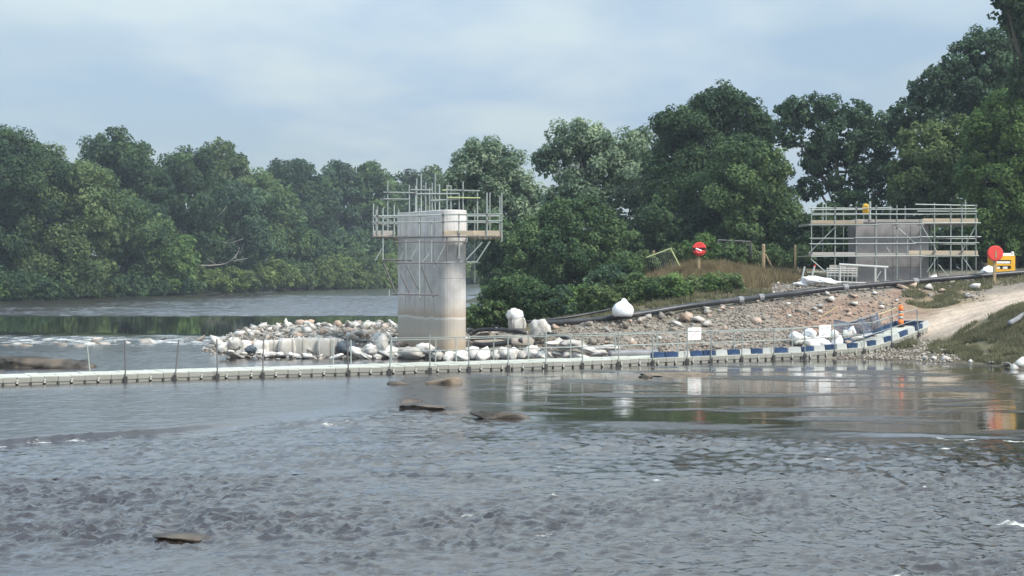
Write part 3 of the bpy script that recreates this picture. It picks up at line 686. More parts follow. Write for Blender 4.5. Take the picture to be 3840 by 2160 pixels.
# yellow-green reeds and willow scrub at the far water's edge
for i, (px, py, pr) in enumerate([(470, 705, 26), (505, 690, 24), (545, 700, 26), (585, 698, 26), (620, 700, 24), (655, 690, 26), (690, 680, 30), (725, 692, 26), (760, 688, 28), (795, 680, 34), (832, 676, 38), (868, 680, 38), (902, 676, 42), (942, 676, 42), (985, 676, 40), (1180, 680, 26), (1205, 678, 24)]):
    d = far_d(px * K) + 1.5
    grow('riverside_shrub', ordw(17 - i) + ' yellow-green shrub of the far water edge scrub, counted from the willow side', [(px, py, pr), (px - pr * 0.7, py + pr * 0.45, pr * 0.75), (px + pr * 0.7, py + pr * 0.5, pr * 0.75)], d, L_REED if i % 4 else L_OLIVE, base_px=px, base_z=0.1, leaf=0.21 * d / 190, dens=1.0, cat='shrub', group='shrubs at the far water edge', seed=100 + i, limbs=2, clump=0.3)
grow('riverside_shrub', 'bright green bush at the water below the edge tree', [(2, 735, 22), (-20, 742, 20)], far_d(0) + 1, L_BRIGHT, base_px=0, base_z=0.4, leaf=0.3, cat='shrub', seed=130, limbs=2)

def right_tree(label, lobes, d, mat, seed, name='broadleaf_tree', leaf=None, **kw):
    return grow(name, label, lobes, d, mat, leaf=leaf or 0.165 * d / 110, seed=seed, **kw)
right_tree('silvery willow rising directly behind the pier scaffold', [(1215, 385, 46), (1180, 420, 54), (1258, 415, 50), (1145, 470, 46), (1225, 470, 70), (1290, 475, 46), (1312, 520, 34), (1338, 490, 26), (1345, 540, 30), (1170, 530, 60), (1260, 550, 70), (1320, 590, 56), (1300, 640, 70), (1250, 680, 50)], 142, L_WILLOW, 201, name='willow_tree', open_=0.12, base_px=1260)
right_tree('dark tree under the silvery willow at the water beyond the pier', [(1270, 600, 52), (1240, 650, 40), (1320, 640, 60), (1260, 700, 44), (1340, 700, 55), (1390, 670, 50)], 128, L_DARK, 202, base_px=1300)
right_tree('large silvery willow with arching top beside the patch of open sky', [(1440, 335, 40), (1405, 370, 44), (1378, 402, 30), (1358, 400, 20), (1400, 500, 34), (1485, 345, 42), (1545, 372, 54), (1610, 375, 52), (1645, 410, 40), (1500, 420, 72), (1600, 455, 66), (1450, 455, 50), (1560, 520, 72), (1640, 520, 50), (1480, 520, 58)], 126, L_WILLOW, 203, name='willow_tree', open_=0.12, base_px=1540)
right_tree('rounded green sallow in front of the two willows', [(1360, 580, 52), (1420, 545, 50), (1480, 560, 62), (1330, 630, 60), (1410, 630, 76), (1500, 640, 66), (1540, 590, 50), (1350, 690, 58), (1440, 700, 58), (1520, 700, 46)], 108, L_MID, 204, name='sallow_tree', base_px=1440)
right_tree('tall dense dark tree, the highest crest between willow and scaffold', [(1830, 262, 52), (1775, 290, 52), (1690, 312, 46), (1735, 330, 60), (1875, 290, 48), (1915, 325, 36), (1790, 370, 90), (1880, 400, 84), (1700, 400, 66), (1780, 470, 100), (1700, 500, 70), (1900, 490, 84), (1800, 560, 80)], 116, L_DARK, 205, base_px=1800)
right_tree('mid green tree in front of the tall dark one, near the tan bank', [(1870, 400, 62), (1930, 430, 64), (1840, 470, 70), (1930, 510, 72), (1870, 560, 62), (1980, 560, 50)], 110, L_MID, 206, base_px=1900)
right_tree('airy ash with sky showing through its lower crown, behind the scaffolded abutment', [(1995, 282, 38), (2050, 270, 36), (2095, 268, 34), (2150, 290, 44), (2195, 315, 42), (2255, 330, 34), (2285, 350, 26), (1990, 330, 40), (2110, 345, 66), (2190, 390, 66), (2050, 390, 44), (2140, 450, 56), (2040, 470, 36), (2230, 450, 56)], 112, L_BLUE, 207, open_=0.32, clump=0.27, base_px=2120, dens=0.95, limbs=12)
right_tree('light green round-crowned tree above the scaffold end', [(2320, 390, 52), (2310, 348, 38), (2372, 352, 48), (2425, 335, 44), (2410, 400, 46), (2365, 425, 48), (2285, 430, 46), (2330, 465, 56), (2390, 470, 36), (2280, 490, 44), (2340, 520, 50)], 106, L_OLIVE, 208, base_px=2330)
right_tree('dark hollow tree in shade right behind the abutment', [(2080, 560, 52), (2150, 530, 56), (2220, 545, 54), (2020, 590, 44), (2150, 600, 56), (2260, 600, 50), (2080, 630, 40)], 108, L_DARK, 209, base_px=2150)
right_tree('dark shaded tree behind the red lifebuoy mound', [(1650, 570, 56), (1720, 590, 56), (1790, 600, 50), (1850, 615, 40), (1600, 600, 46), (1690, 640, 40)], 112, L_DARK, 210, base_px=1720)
right_tree('very tall open-crowned tree leaning into the sky above the light green tree', [(2480, 112, 46), (2535, 115, 52), (2425, 150, 46), (2385, 185, 42), (2345, 200, 36), (2325, 240, 40), (2285, 275, 32), (2450, 200, 66), (2530, 200, 76), (2400, 250, 50), (2350, 300, 40), (2480, 290, 66), (2600, 160, 80)], 110, L_BLUE, 211, open_=0.28, clump=0.27, base_px=2480, dens=1.0, limbs=12)
right_tree('sunlit leafy tree beside the yellow machine, cut by the picture edge', [(2550, 265, 52), (2500, 300, 46), (2460, 330, 40), (2540, 350, 66), (2480, 390, 56), (2570, 430, 66), (2500, 460, 60), (2450, 430, 40), (2540, 520, 62), (2480, 540, 48), (2590, 560, 60), (2520, 600, 50), (2460, 600, 36)], 100, L_BRIGHT, 212, base_px=2530, leaf=0.145)
right_tree('dark branch crown hanging into the top corner of the sky', [(2545, 10, 34), (2575, 35, 40), (2600, -20, 56), (2530, -25, 36), (2610, 90, 56), (2640, 60, 60), (2620, 170, 64), (2680, 140, 80), (2680, 0, 80)], 92, L_DARK, 213, base_px=2690, open_=0.35, clump=0.25)
right_tree('dark tree behind the yellow machine at the picture edge', [(2560, 480, 60), (2620, 520, 70), (2580, 600, 50), (2420, 520, 44), (2430, 590, 40)], 112, L_DARK, 214, base_px=2560)

for i, (px, py, pr, d) in enumerate([(1600, 625, 60, 128), (1700, 620, 60, 130), (1800, 625, 60, 130), (1900, 620, 60, 128), (2000, 620, 60, 126), (2090, 625, 60, 126), (2180, 625, 60, 124), (2270, 620, 60, 124), (2360, 615, 60, 124), (2450, 615, 60, 122), (2540, 615, 60, 122), (2640, 610, 70, 120)]):
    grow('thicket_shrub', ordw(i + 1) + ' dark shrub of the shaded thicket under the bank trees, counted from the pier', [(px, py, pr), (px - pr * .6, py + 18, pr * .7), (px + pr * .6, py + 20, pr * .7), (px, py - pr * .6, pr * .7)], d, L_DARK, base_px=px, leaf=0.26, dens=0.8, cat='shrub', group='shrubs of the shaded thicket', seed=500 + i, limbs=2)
for i, (px, py, pr) in enumerate([(20, 715, 40), (90, 725, 36), (150, 722, 36), (210, 722, 34), (265, 718, 34), (320, 718, 32), (380, 712, 32), (440, 706, 32), (480, 640, 40), (550, 650, 36), (620, 650, 36), (690, 640, 40), (770, 640, 40), (850, 630, 44), (930, 630, 44), (1010, 620, 44), (1090, 620, 44), (1170, 620, 44)]):
    d = far_d(px * K) + (1.5 if px < 460 else 16)
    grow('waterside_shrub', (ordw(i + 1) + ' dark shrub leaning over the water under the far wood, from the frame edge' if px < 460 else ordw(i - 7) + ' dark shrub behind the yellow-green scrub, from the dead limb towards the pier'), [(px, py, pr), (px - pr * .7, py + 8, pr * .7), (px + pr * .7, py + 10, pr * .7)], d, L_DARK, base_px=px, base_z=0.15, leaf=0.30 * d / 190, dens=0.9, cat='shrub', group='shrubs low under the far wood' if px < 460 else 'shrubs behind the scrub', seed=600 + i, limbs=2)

BUSH = [((1205, 791, 30), 81, L_MID), ((1250, 776, 34), 81, L_MID), ((1300, 781, 34), 81, L_OLIVE), ((1350, 771, 40), 81, L_MID), ((1405, 761, 42), 81, L_BLUE), ((1455, 754, 40), 81, L_BRIGHT), ((1505, 744, 38), 81, L_OLIVE),
        ((1555, 728, 36), 83, L_OLIVE), ((1600, 718, 34), 83, L_MID), ((1650, 722, 28), 83, L_MID), ((1700, 721, 30), 83, L_BRIGHT), ((1745, 716, 27), 85, L_OLIVE), ((1795, 712, 26), 85, L_BRIGHT), ((1830, 711, 28), 85, L_OLIVE),
        ((1570, 660, 34), 91.0, L_MID), ((1620, 652, 26), 92.0, L_OLIVE), ((1690, 632, 22), 97.0, L_OLIVE), ((1770, 622, 32), 97.0, L_BRIGHT), ((1825, 628, 34), 97.0, L_MID), ((1880, 636, 28), 98.0, L_OLIVE), ((1950, 640, 26), 100.0, L_MID), ((2010, 640, 24), 101.0, L_OLIVE), ((1530, 696, 34), 83, L_BLUE), ((1280, 731, 44), 81, L_MID), ((1340, 741, 44), 81, L_MID)]
bl = ['low bush at the foot of the pier beside the rubble', 'dark bush behind the tall torn white bag', 'mid green bush above the black hose bend', 'dark bush over the crumpled white bag', 'blue-green bush where the black pipe starts', 'green bush left of the round white bag', 'dark bush just behind the round white bag',
      'yellowish bush above the round white bag', 'green bush following the round-bag bush along the pipe', 'dark bush below the tilted fence panel', 'bright bramble hugging the pipe under the tan bank', 'large dark bramble below the red lifebuoy', 'dark bramble at the end of the pale gravel strip', 'olive weeds where gravel strip meets brambles',
      'bush under the tilted fence panel corner', 'olive bush behind the tilted fence panel', 'small bush between tilted panel and lifebuoy', 'bright green bush behind the red lifebuoy', 'green bush under the standing mesh panel', 'olive bush at the foot of the standing mesh panel', 'bush behind the stout fence post', 'dark bush behind the thin fence post', 'bluish bush at the top of the bramble slope', 'deep shaded bush behind the torn white bag', 'deep shaded bush behind the black pipe end']
for i, ((px, py, pr), d, mt) in enumerate(BUSH):
    lb = bl[i].replace(' left of', ' before')
    grow('bush', lb, [(px, py, pr), (px - pr * 0.75, py + pr * 0.35, pr * 0.72), (px + pr * 0.75, py + pr * 0.35, pr * 0.72), (px + pr * 0.2, py + pr * 0.7, pr * 0.7)], d, mt, base_px=px, leaf=0.115, dens=0.95, cat='bush', group='bushes on the bank', seed=300 + i, limbs=3, clump=0.34)

# grass: green on the front bank and slope, dry tan on the lifebuoy mound
def grass(name, label, regions, mat, n, h0, h1, seed):
    r = np.random.default_rng(seed); P = []
    for (px, d, rx, rd, wgt) in regions:
        m = int(n * wgt); a = r.uniform(0, 2 * math.pi, m); q_ = np.sqrt(r.random(m))
        dx = (px - 1920) * d / F + np.cos(a) * q_ * rx; dy = d + np.sin(a) * q_ * rd
        k = pn(dx * 0.8, dy * 0.8, seed) > -0.18
        P.append(np.c_[dx[k], dy[k]])
    P = np.concatenate(P); z = terr(P[:, 0], P[:, 1]); k = z > 0.06; P, z = P[k], z[k]; n = len(P)
    base = np.c_[P, z - 0.03]
    a = r.uniform(0, 2 * math.pi, n); h = r.uniform(h0, h1, n) * (0.7 + 0.6 * np.clip(pn(P[:, 0], P[:, 1], 3) + 0.5, 0, 1)); wv = np.c_[np.cos(a), np.sin(a), np.zeros(n)] * (0.012 + 0.022 * r.random((n, 1)))
    ln = r.normal(size=(n, 3)) * 0.32 * h[:, None]; ln[:, 2] = 0
    V = np.empty((n, 3, 3)); V[:, 0] = base - wv; V[:, 1] = base + wv
    V[:, 2] = base + ln + np.c_[np.zeros((n, 2)), h]
    T = np.clip(0.45 + 0.5 * pn(P[:, 0] * 0.9, P[:, 1] * 0.9, 12) + r.normal(size=n) * 0.2, 0, 1)
    tag(ob(name, me_new(name, V.reshape(-1, 3), np.arange(n * 3).reshape(n, 3), mat, False, fattr={'tint': T})), label, 'grass', kind='stuff')
grass('grass', 'rough green grass on the near bank below the pale path', [(3740, 72, 2.6, 3.6, .3), (3860, 70, 3.2, 5, .4), (3620, 73, 1.8, 2.2, .12), (3500, 83.5, 1.8, 1.6, .08), (3560, 86, 2.5, 1.5, .05), (4100, 68, 5, 6, .2)], M['grass'], 110000, 0.08, 0.30, 61)
grass('dry_grass', 'dry tan grass on the mound round the lifebuoy post', [(2620, 90.5, 3.0, 2.6, .32), (2780, 90.5, 3.2, 2.6, .26), (2920, 92, 2.2, 2.6, .1), (2480, 89.5, 2.4, 2.6, .16), (2380, 88, 2.2, 2.4, .1), (2700, 86.5, 3, 1.6, .12)], M['dry_grass'], 40000, 0.25, 0.8, 62)
grass('weeds', 'low weeds in the gaps of the causeway crest', [(2700, 84.5, 3.0, 1.6, .3), (2500, 82, 3.0, 1.5, .2), (2250, 80, 3.5, 1.3, .2), (2060, 79.5, 2, 1, .1), (2950, 90, 3, 2, .1), (3700, 88, 3, 2, .1), (3380, 76, .8, .8, .05)], M['grass'], 26000, 0.1, 0.4, 63)
# ------------------------------------------------------------------ shared small shapes
def cyl_unit(n=8):
    V, Fc = tube_geo([(0, 0, 0), (0, 0, 1)], 1.0, n); return V, Fc
_cyl = {}
def tube_obj(name, p0, p1, r, mat, parent, origin=(0, 0, 0), n=8):
    """one straight tube as an object of its own; mesh data shared per material"""
    key = (mat, n)
    if key not in _cyl:
        V, Fc = cyl_unit(n); _cyl[key] = me_new('tube', V, Fc, M[mat], False)
    p0 = np.asarray(p0, float) - np.asarray(origin); p1 = np.asarray(p1, float) - np.asarray(origin)
    v = Vector(p1 - p0); ln = v.length
    q_ = Vector((0, 0, 1)).rotation_difference(v.normalized()) if ln > 1e-6 else Vector((0, 0, 1)).rotation_difference(Vector((0, 0, 1)))
    mt = Matrix.Translation(Vector(p0)) @ q_.to_matrix().to_4x4() @ Matrix.Diagonal((r, r, ln, 1))
    return ob(name, _cyl[key], parent, mt)
_box = {}
def box_obj(name, c, sz, mat, parent, origin=(0, 0, 0), rot=None, bevel=0.0):
    if mat not in _box:
        _box[mat] = me_new('block', MB().box((0, 0, 0), (1, 1, 1)).v, MB().box((0, 0, 0), (1, 1, 1)).f, M[mat])
    c = Vector(np.asarray(c, float) - np.asarray(origin))
    mt = Matrix.Translation(c) @ (rot if rot is not None else Matrix.Identity(4)) @ Matrix.Diagonal((*sz, 1))
    return ob(name, _box[mat], parent, mt)

def icos(sub):
    import bmesh
    bm = bmesh.new(); bmesh.ops.create_icosphere(bm, subdivisions=sub, radius=1.0)
    V = np.array([v.co for v in bm.verts]); Fc = np.array([[v.index for v in f.verts] for f in bm.faces]); bm.free(); return V, Fc
IV1, IF1 = icos(1); IV2, IF2 = icos(2); IV3, IF3 = icos(3); IV4, IF4 = icos(4)
def stone_geo(r, npts=11, flat=0.62):
    """angular broken stone: convex hull of a few scattered points"""
    import bmesh
    P_ = r.normal(size=(npts, 3)); P_ /= np.linalg.norm(P_, axis=1)[:, None]; P_ *= r.uniform(0.8, 1.1, (npts, 1))
    P_ *= np.array([1, r.uniform(0.6, 0.95), flat * r.uniform(0.7, 1.2)])
    bm = bmesh.new()
    for p in P_: bm.verts.new(p)
    g_ = bmesh.ops.convex_hull(bm, input=bm.verts[:]); bmesh.ops.delete(bm, geom=[v for v in bm.verts if not v.link_faces], context='VERTS')
    bm.verts.index_update(); V = np.array([v.co for v in bm.verts]); Fc = np.array([[v.index for v in f.verts] for f in bm.faces]); bm.free()
    return V, Fc
rs = np.random.default_rng(77)
def stone_set(mat, k, **kw): return [me_new('stone', *stone_geo(rs, **kw), M[mat]) for _ in range(k)]
ST_PALE = stone_set('stone_pale', 14, npts=9, flat=.48); ST_GREY = stone_set('stone_grey', 12, npts=8, flat=.55); ST_PINK = stone_set('stone_pink', 12, npts=8, flat=.55)
def rot_rand(r, tilt=0.35): return Matrix.Rotation(r.uniform(0, 6.283), 4, 'Z') @ Matrix.Rotation(r.normal() * tilt, 4, 'X') @ Matrix.Rotation(r.normal() * tilt, 4, 'Y')
def put_stone(me, parent, x, y, s, r, name='stone', sink=0.25):
    z = terr1(x, y) + s * (0.55 - sink)
    return ob(name, me, parent, Matrix.Translation((x, y, z)) @ rot_rand(r) @ Matrix.Diagonal((s, s, s, 1)))
def stone_mass(name, label, parent, pts, sizes, mat, r, sink=0.2):
    base = [stone_geo(r, 8) for _ in range(12)]; V, Fq, b = [], [], 0
    z = terr(pts[:, 0], pts[:, 1])
    for i, (x_, y_) in enumerate(pts):
        R = np.array(rot_rand(r).to_3x3()); P = base[i % 12][0] @ R.T * sizes[i] + np.array([x_, y_, z[i] + sizes[i] * (0.5 - sink)])
        V.append(P); Fq.append(base[i % 12][1] + b); b += len(P)
    o = ob(name, me_new(name, np.concatenate(V), np.concatenate(Fq), mat), parent); o['kind'] = 'stuff'
    if label: o['label'] = label
    return o

# ------------------------------------------------------------------ stones: mound round the pier
r = np.random.default_rng(31)
PIER = np.array([-4.05, 74.0]); PAX = np.array([0.49, -0.8717]); PHL, PRAD = 2.2, 0.72
def in_pier(x, y, m=0.15):
    v = np.array([x, y]) - PIER; t = np.clip(v @ PAX, -PHL, PHL); return np.linalg.norm(v - t * PAX) < PRAD + m
n = 0
while n < 290:
    px = r.uniform(770, 2060); d = r.uniform(73.0, 91.5); x_ = (px - 1920) * d / F
    if in_pier(x_, d, 0.3) or x_ > 1.0: continue
    z = terr1(x_, d)
    if z < 0.05: continue
    if px > 1480 and d > 80 and r.random() < 0.4: continue
    s = r.uniform(0.24, 0.55) * (0.75 + 0.5 * r.random())
    u = r.random()
    put_stone((ST_PALE if u < 0.8 else ST_GREY if u < 0.88 else ST_PINK)[r.integers(10)], mound, x_, d, s, r); n += 1
P = []
while len(P) < 4200:
    px = r.uniform(760, 2080); d = r.uniform(72, 93); x_ = (px - 1920) * d / F
    if x_ < 1.0 and not in_pier(x_, d, 0.05): P.append((x_, d))
P = np.array(P); P = P[terr(P[:, 0], P[:, 1]) > -0.1]
stone_mass('rubble', None, mound, P[::2], r.uniform(0.06, 0.24, len(P)), M['stone_pale'], r); stone_mass('rubble', None, mound, P[1::2], r.uniform(0.06, 0.22, len(P)), M['stone_grey'], r)

# flat broken slabs tumbled along the water side of the mound
SLAB = [me_new('broken_slab', *stone_geo(rs, npts=9, flat=.34), M['stone_pale' if k % 4 else 'stone_grey']) for k in range(10)]
for k in range(150):
    px = r.uniform(840, 1950); d = r.uniform(71.6, 74.2); x_ = (px - 1920) * d / F
    if in_pier(x_, d, .2): continue
    s = r.uniform(.14, .36); z = max(terr1(x_, d), -.02) + r.uniform(.0, .28)
    ob('broken_slab', SLAB[k % 10], mound, Matrix.Translation((x_, d, z)) @ rot_rand(r, .7) @ Matrix.Diagonal((s, s, s, 1)))
# stones on the causeway and the bank
pick = [(2440, 1195, .55, 'pale'), (2560, 1205, .62, 'pink'), (2585, 1190, .45, 'pink'), (2620, 1200, .5, 'pale'), (2540, 1215, .4, 'pale'), (2650, 1215, .4, 'pale'), (2480, 1185, .42, 'grey'), (2840, 1205, .45, 'pink'), (3115, 1122, .45, 'pale'), (3205, 1107, .55, 'pink'), (3200, 1135, .36, 'pale'), (3370, 1072, .75, 'pink'), (3420, 1070, .5, 'pink'), (3480, 1078, .42, 'pale'), (3490, 1047, .5, 'pale'), (3590, 1047, .45, 'pale'), (3660, 1080, .55, 'pale'), (3630, 1108, .32, 'pale'),
        (3075, 1148, .32, 'pale'), (3055, 1155, .28, 'pale'), (3080, 1185, .3, 'pink'), (3000, 1165, .3, 'grey'), (2960, 1180, .25, 'pale'), (3305, 1150, .26, 'pale'), (3180, 1175, .3, 'pink'), (3100, 1100, .3, 'pale'), (3560, 1060, .4, 'grey'), (3280, 1098, .3, 'pale'), (3530, 1090, .3, 'pink'), (2520, 1180, .35, 'grey'), (2400, 1205, .38, 'grey'), (2340, 1225, .4, 'grey'), (2280, 1235, .35, 'pale')]
def ray_terr(px, py, d0=71, d1=98):
    d = np.arange(d0, d1, 0.1); x_ = (px - 1920) * d / F; z = CH - (py - HZ) * d / F
    h = terr(x_, d); k = np.nonzero(h >= z)[0]
    i = k[0] if len(k) else len(d) // 2
    return x_[i], d[i]
for px, py, s, kd in pick:
    x_, y_ = ray_terr(px, py + 8); put_stone({'pale': ST_PALE, 'pink': ST_PINK, 'grey': ST_GREY}[kd][r.integers(10)], bank, x_, y_, s, r, 'boulder')
n = 0
while n < 265:
    px = r.uniform(2010, 3680); d = r.uniform(71.5, 90); x_ = (px - 1920) * d / F
    if x_ < 1.0: continue
    z = terr1(x_, d); py = HZ + (CH - z) * F / d
    if z < 0.1 or (px > 3300 and py > 1230) or (px < 2700 and py < 1140 + (2700 - px) * 0.12) or (px > 3420 and py > 1120): continue
    u = r.random(); s = 0.09 + 0.24 * r.random() ** 2.6 + (0.07 if px < 2700 else 0)
    put_stone((ST_GREY if u < 0.66 else ST_PINK if u < 0.86 else ST_PALE)[r.integers(10)], bank, x_, d, s, r, 'stone'); n += 1
for mat, cnt, lo, hi in (('stone_grey', 5200, .04, .13), ('stone_pale', 1100, .035, .10), ('stone_pink', 1500, .035, .10)):
    P = []
    while len(P) < cnt:
        px = r.uniform(2000, 3700, 4000); d = r.uniform(71, 90, 4000); x_ = (px - 1920) * d / F; z = terr(x_, d); py = HZ + (CH - z) * F / d
        k = (x_ > 1.0) & (z > 0.0) & ~((px > 3380) & (py > 1130)) & ~((px < 2750) & (py < 1150 + (2700 - px) * 0.12)) & ((px < 3060) | (r.random(4000) < 0.35))
        P.extend(np.c_[x_[k], d[k]].tolist())
    P = np.array(P[:cnt]); stone_mass('gravel', None, bank, P, r.uniform(lo, hi, len(P)), M[mat], r)
# pebbly shore below the landing
P = []
while len(P) < 700:
    px = r.uniform(3150, 3640); d = r.uniform(69.5, 78); x_ = (px - 1920) * d / F; z = terr1(x_, d)
    if 0.0 < z < 0.75: P.append((x_, d))
P = np.array(P); stone_mass('shingle', None, bank, P, r.uniform(0.04, 0.13, len(P)), M['stone_grey'], r)
for px, py, s in ((3470, 1352, .3), (3500, 1350, .22), (3545, 1353, .28), (3780, 1375, .4), (3830, 1372, .45), (3800, 1390, .3), (3720, 1365, .2), (3640, 1360, .18)):
    x_, y_ = ray_terr(px, py, 60, 80); put_stone(ST_PALE[r.integers(10)], bank, x_, y_, s, r, 'stone')

# ------------------------------------------------------------------ rocks standing in the river
def river_rock(label, px0, px1, py_top, py_bot, mat, seed, depth=1.0, slant=0.0, flat_top=False):
    rr = np.random.default_rng(seed); d = F * CH / (py_bot - HZ)
    for _ in range(2):
        xm = ((px0 + px1) / 2 - 1920) * d / F; wl_ = wlevel(xm, d + depth * 0.5); d = F * (CH - wl_) / (py_bot - HZ)
    w = (px1 - px0) * d / F / 2; h = (py_bot - py_top) * d / F
    h = max(0.06, 0.75 * (h - depth * 2 * F * CH / d / d * d / F * 0.35))
    V = IV4.copy(); V = np.sign(V) * np.abs(V) ** (0.6 if flat_top else 0.8)
    for _ in range(9):
        n_ = rr.normal(size=3) * np.array([1, 1, .7]); n_ /= np.linalg.norm(n_); lim = rr.uniform(.5, .82); dp = V @ n_; k_ = dp > lim; V[k_] -= np.outer(dp[k_] - lim, n_)
    V = V * np.array([w * 1.08, depth, h * 1.35])
    V[:, 2] += 0.30 * h * pn(V[:, 0] * 2.0, V[:, 1] * 2.0, seed) + slant * V[:, 0] / w * h * 0.5 + 0.16 * h * pn(V[:, 0] * 6, V[:, 1] * 6, seed + 2)
    V[:, 1] += 0.30 * depth * pn(V[:, 0] * 1.5, V[:, 2] * 3, seed + 1)
    V[:, 2] -= h * 0.35 + 0.5 * h * np.abs(pn(V[:, 0] * 3.2 + 2 * V[:, 1], V[:, 1] * 4, seed + 5)); V += 0.10 * h * np.stack([pn(V[:, 1] * 11, V[:, 2] * 11, seed + 7), pn(V[:, 0] * 11, V[:, 2] * 11, seed + 8), pn(V[:, 0] * 11, V[:, 1] * 11, seed + 9)], 1)
    o = ob('river_rock', me_new('river_rock', V, IF4, M[mat], False), None, Matrix.Translation((xm, d + depth * 0.6, wl_ + h * 0.28 + (0.04 if py_bot > 1900 else 0))))
    return tag(o, label, 'rock')
river_rock('long dark rock like a stranded log at the frame edge behind the walkway', -160, 342, 1318, 1380, 'rock_wet', 1, 0.7, -0.3)
river_rock('tip of a dark rock at the frame edge right against the walkway', -60, 18, 1388, 1400, 'rock_wet', 2, 0.5)
river_rock('small flat dark rock in front of the walkway, next to the tan block', 1452, 1546, 1424, 1442, 'rock_wet', 3, 0.5)
river_rock('long tan block-like rock in front of the walkway below the pier', 1566, 1728, 1410, 1443, 'rock_tan', 4, 0.55, flat_top=True)
river_rock('low brown rock on the sill line near the pier reflection', 1490, 1685, 1512, 1536, 'rock_wet', 5, 0.5)
river_rock('thin wedge of dark rock ahead of the low brown one', 1480, 1580, 1484, 1508, 'rock_wet', 6, 0.35, 0.5)
river_rock('long thin black slab just awash past the sill', 1752, 1985, 1540, 1568, 'rock_wet', 7, 0.3, -0.5)
river_rock('narrow brown rock awash in the nearest water', 548, 782, 2008, 2032, 'rock_wet', 8, 0.28)
river_rock('pale gravel spit breaking the water below the blue and white barrier', 2410, 2690, 1396, 1412, 'rock_tan', 9, 1.2)
river_rock('dark stub of rock at the end of the gravel spit', 2398, 2450, 1402, 1416, 'rock_wet', 10, 0.4)
nw_ = [0, 0]
for i, (px, py, s, mt) in enumerate(sorted([(20, 1300, .5, 0), (60, 1296, .38, 1), (95, 1302, .4, 0), (210, 1292, .35, 1), (240, 1300, .4, 0), (300, 1304, .5, 0), (335, 1296, .5, 1), (360, 1290, .5, 1), (395, 1296, .42, 0), (430, 1288, .35, 0), (480, 1292, .32, 1), (540, 1290, .5, 0), (575, 1292, .45, 1), (640, 1285, .3, 0), (700, 1278, .55, 0), (740, 1285, .5, 0), (130, 1290, .3, 1), (180, 1284, .3, 0), (270, 1284, .3, 1), (610, 1280, .3, 1), (-40, 1304, .5, 1), (-90, 1310, .5, 0)])):
    d = F * CH / (py - HZ) + 1; x_ = (px - 1920) * d / F
    o = ob('weir_stone', (ST_PALE if mt else ST_GREY)[r.integers(10)], None, Matrix.Translation((x_, d, wlevel(x_, d) - 0.02)) @ rot_rand(r, .3) @ Matrix.Diagonal((s * 1.3, s, s * 0.65, 1)))
    nw_[mt] += 1; tag(o, ordw(nw_[mt]) + (' pale stone' if mt else ' dark wet stone') + ' in the white water of the old weir, from the frame edge', 'stone', 'weir stones in the far rapids')

# ------------------------------------------------------------------ bags
def bulk_geo(r, slump=0.25, fold=0.5):
    import bmesh
    bm = bmesh.new(); bmesh.ops.create_cube(bm, size=2.0)
    bmesh.ops.subdivide_edges(bm, edges=bm.edges[:], cuts=6, use_grid_fill=True)
    V = np.array([v.co for v in bm.verts]); Fc = [[v.index for v in f.verts] for f in bm.faces]; bm.free()
    n_ = np.abs(V[:, :2]).max(1); rr_ = np.hypot(V[:, 0], V[:, 1]) + 1e-6
    V[:, :2] *= (1 - 0.45 * (1 - n_ / rr_))[:, None]                                   # rounded plan
    h = (V[:, 2] + 1) / 2
    V[:, :2] *= (1 + 0.14 * np.sin(h * math.pi) - 0.05 * h)[:, None]
    top = V[:, 2] > 0.98
    V[:, 2] += slump * (0.5 * pn(V[:, 0] * 1.3, V[:, 1] * 1.3, int(r.integers(99))) - 0.25 * (np.hypot(V[:, 0], V[:, 1]) > 0.8)) * h
    ang = np.arctan2(V[:, 1], V[:, 0])
    V[:, :2] *= (1 + 0.045 * fold * np.sin(ang * 9 + r.uniform(0, 6) + 2.0 * h))[:, None]
    V[:, 2] += 0.09 * fold * np.sin(ang * 6 + r.uniform(0, 6)) * h
    V += 0.05 * np.stack([pn(V[:, 1] * 2.5, V[:, 2] * 2.5, 60), pn(V[:, 0] * 2.5, V[:, 2] * 2.5, 61), pn(V[:, 0] * 2.5, V[:, 1] * 2.5, 62)], 1)
    return V * 0.5, Fc
def sack_geo(r, crumple=0.3, flat=0.55):
    V = IV3.copy(); V = np.sign(V) * np.abs(V) ** 0.85
    d0 = np.abs(pn(V[:, 0] * 1.6 + V[:, 2] * 0.7, V[:, 1] * 1.6 - V[:, 2], int(r.integers(99)))) + 0.6 * np.abs(pn(V[:, 0] * 3.3 + V[:, 2], V[:, 1] * 3.3 + V[:, 2], int(r.integers(99))))
    V = V * (1 + crumple * (0.45 - 1.6 * d0))[:, None]
    return V * np.array([1, r.uniform(0.55, 0.8), flat])
rb = np.random.default_rng(91)
BULK = []; 
for i in range(4):
    V, Fc = bulk_geo(rb, 0.35); BULK.append({k: me_new('bulk_bag', V, Fc, M[k], True) for k in ('bag', 'bag_grey', 'bag_clean')})
SACK = []
for i in range(5):
    V = sack_geo(rb, rb.uniform(0.35, 0.6), rb.uniform(0.45, 0.7)); SACK.append({k: me_new('sack', V, IF3, M[k], False) for k in ('bag', 'bag_grey', 'bag_clean', 'slate')})
def bulk(label, px, py_bot, d, w, h, v, mat, rz, group=None, straps=True, name='bulk_bag'):
    x_ = (px - 1920) * d / F; z = CH - (py_bot - HZ) * d / F
    o = ob(name, BULK[v % 4][mat], None, Matrix.Translation((x_, d, z + h / 2)) @ Matrix.Rotation(rz, 4, 'Z') @ Matrix.Rotation(rb.normal() * 0.04, 4, 'X') @ Matrix.Diagonal((w, w, h, 1)))
    tag(o, label, 'bag', group)
    if straps:
        e = ob('strap', me_strap(), o)
    return o
_strap = []
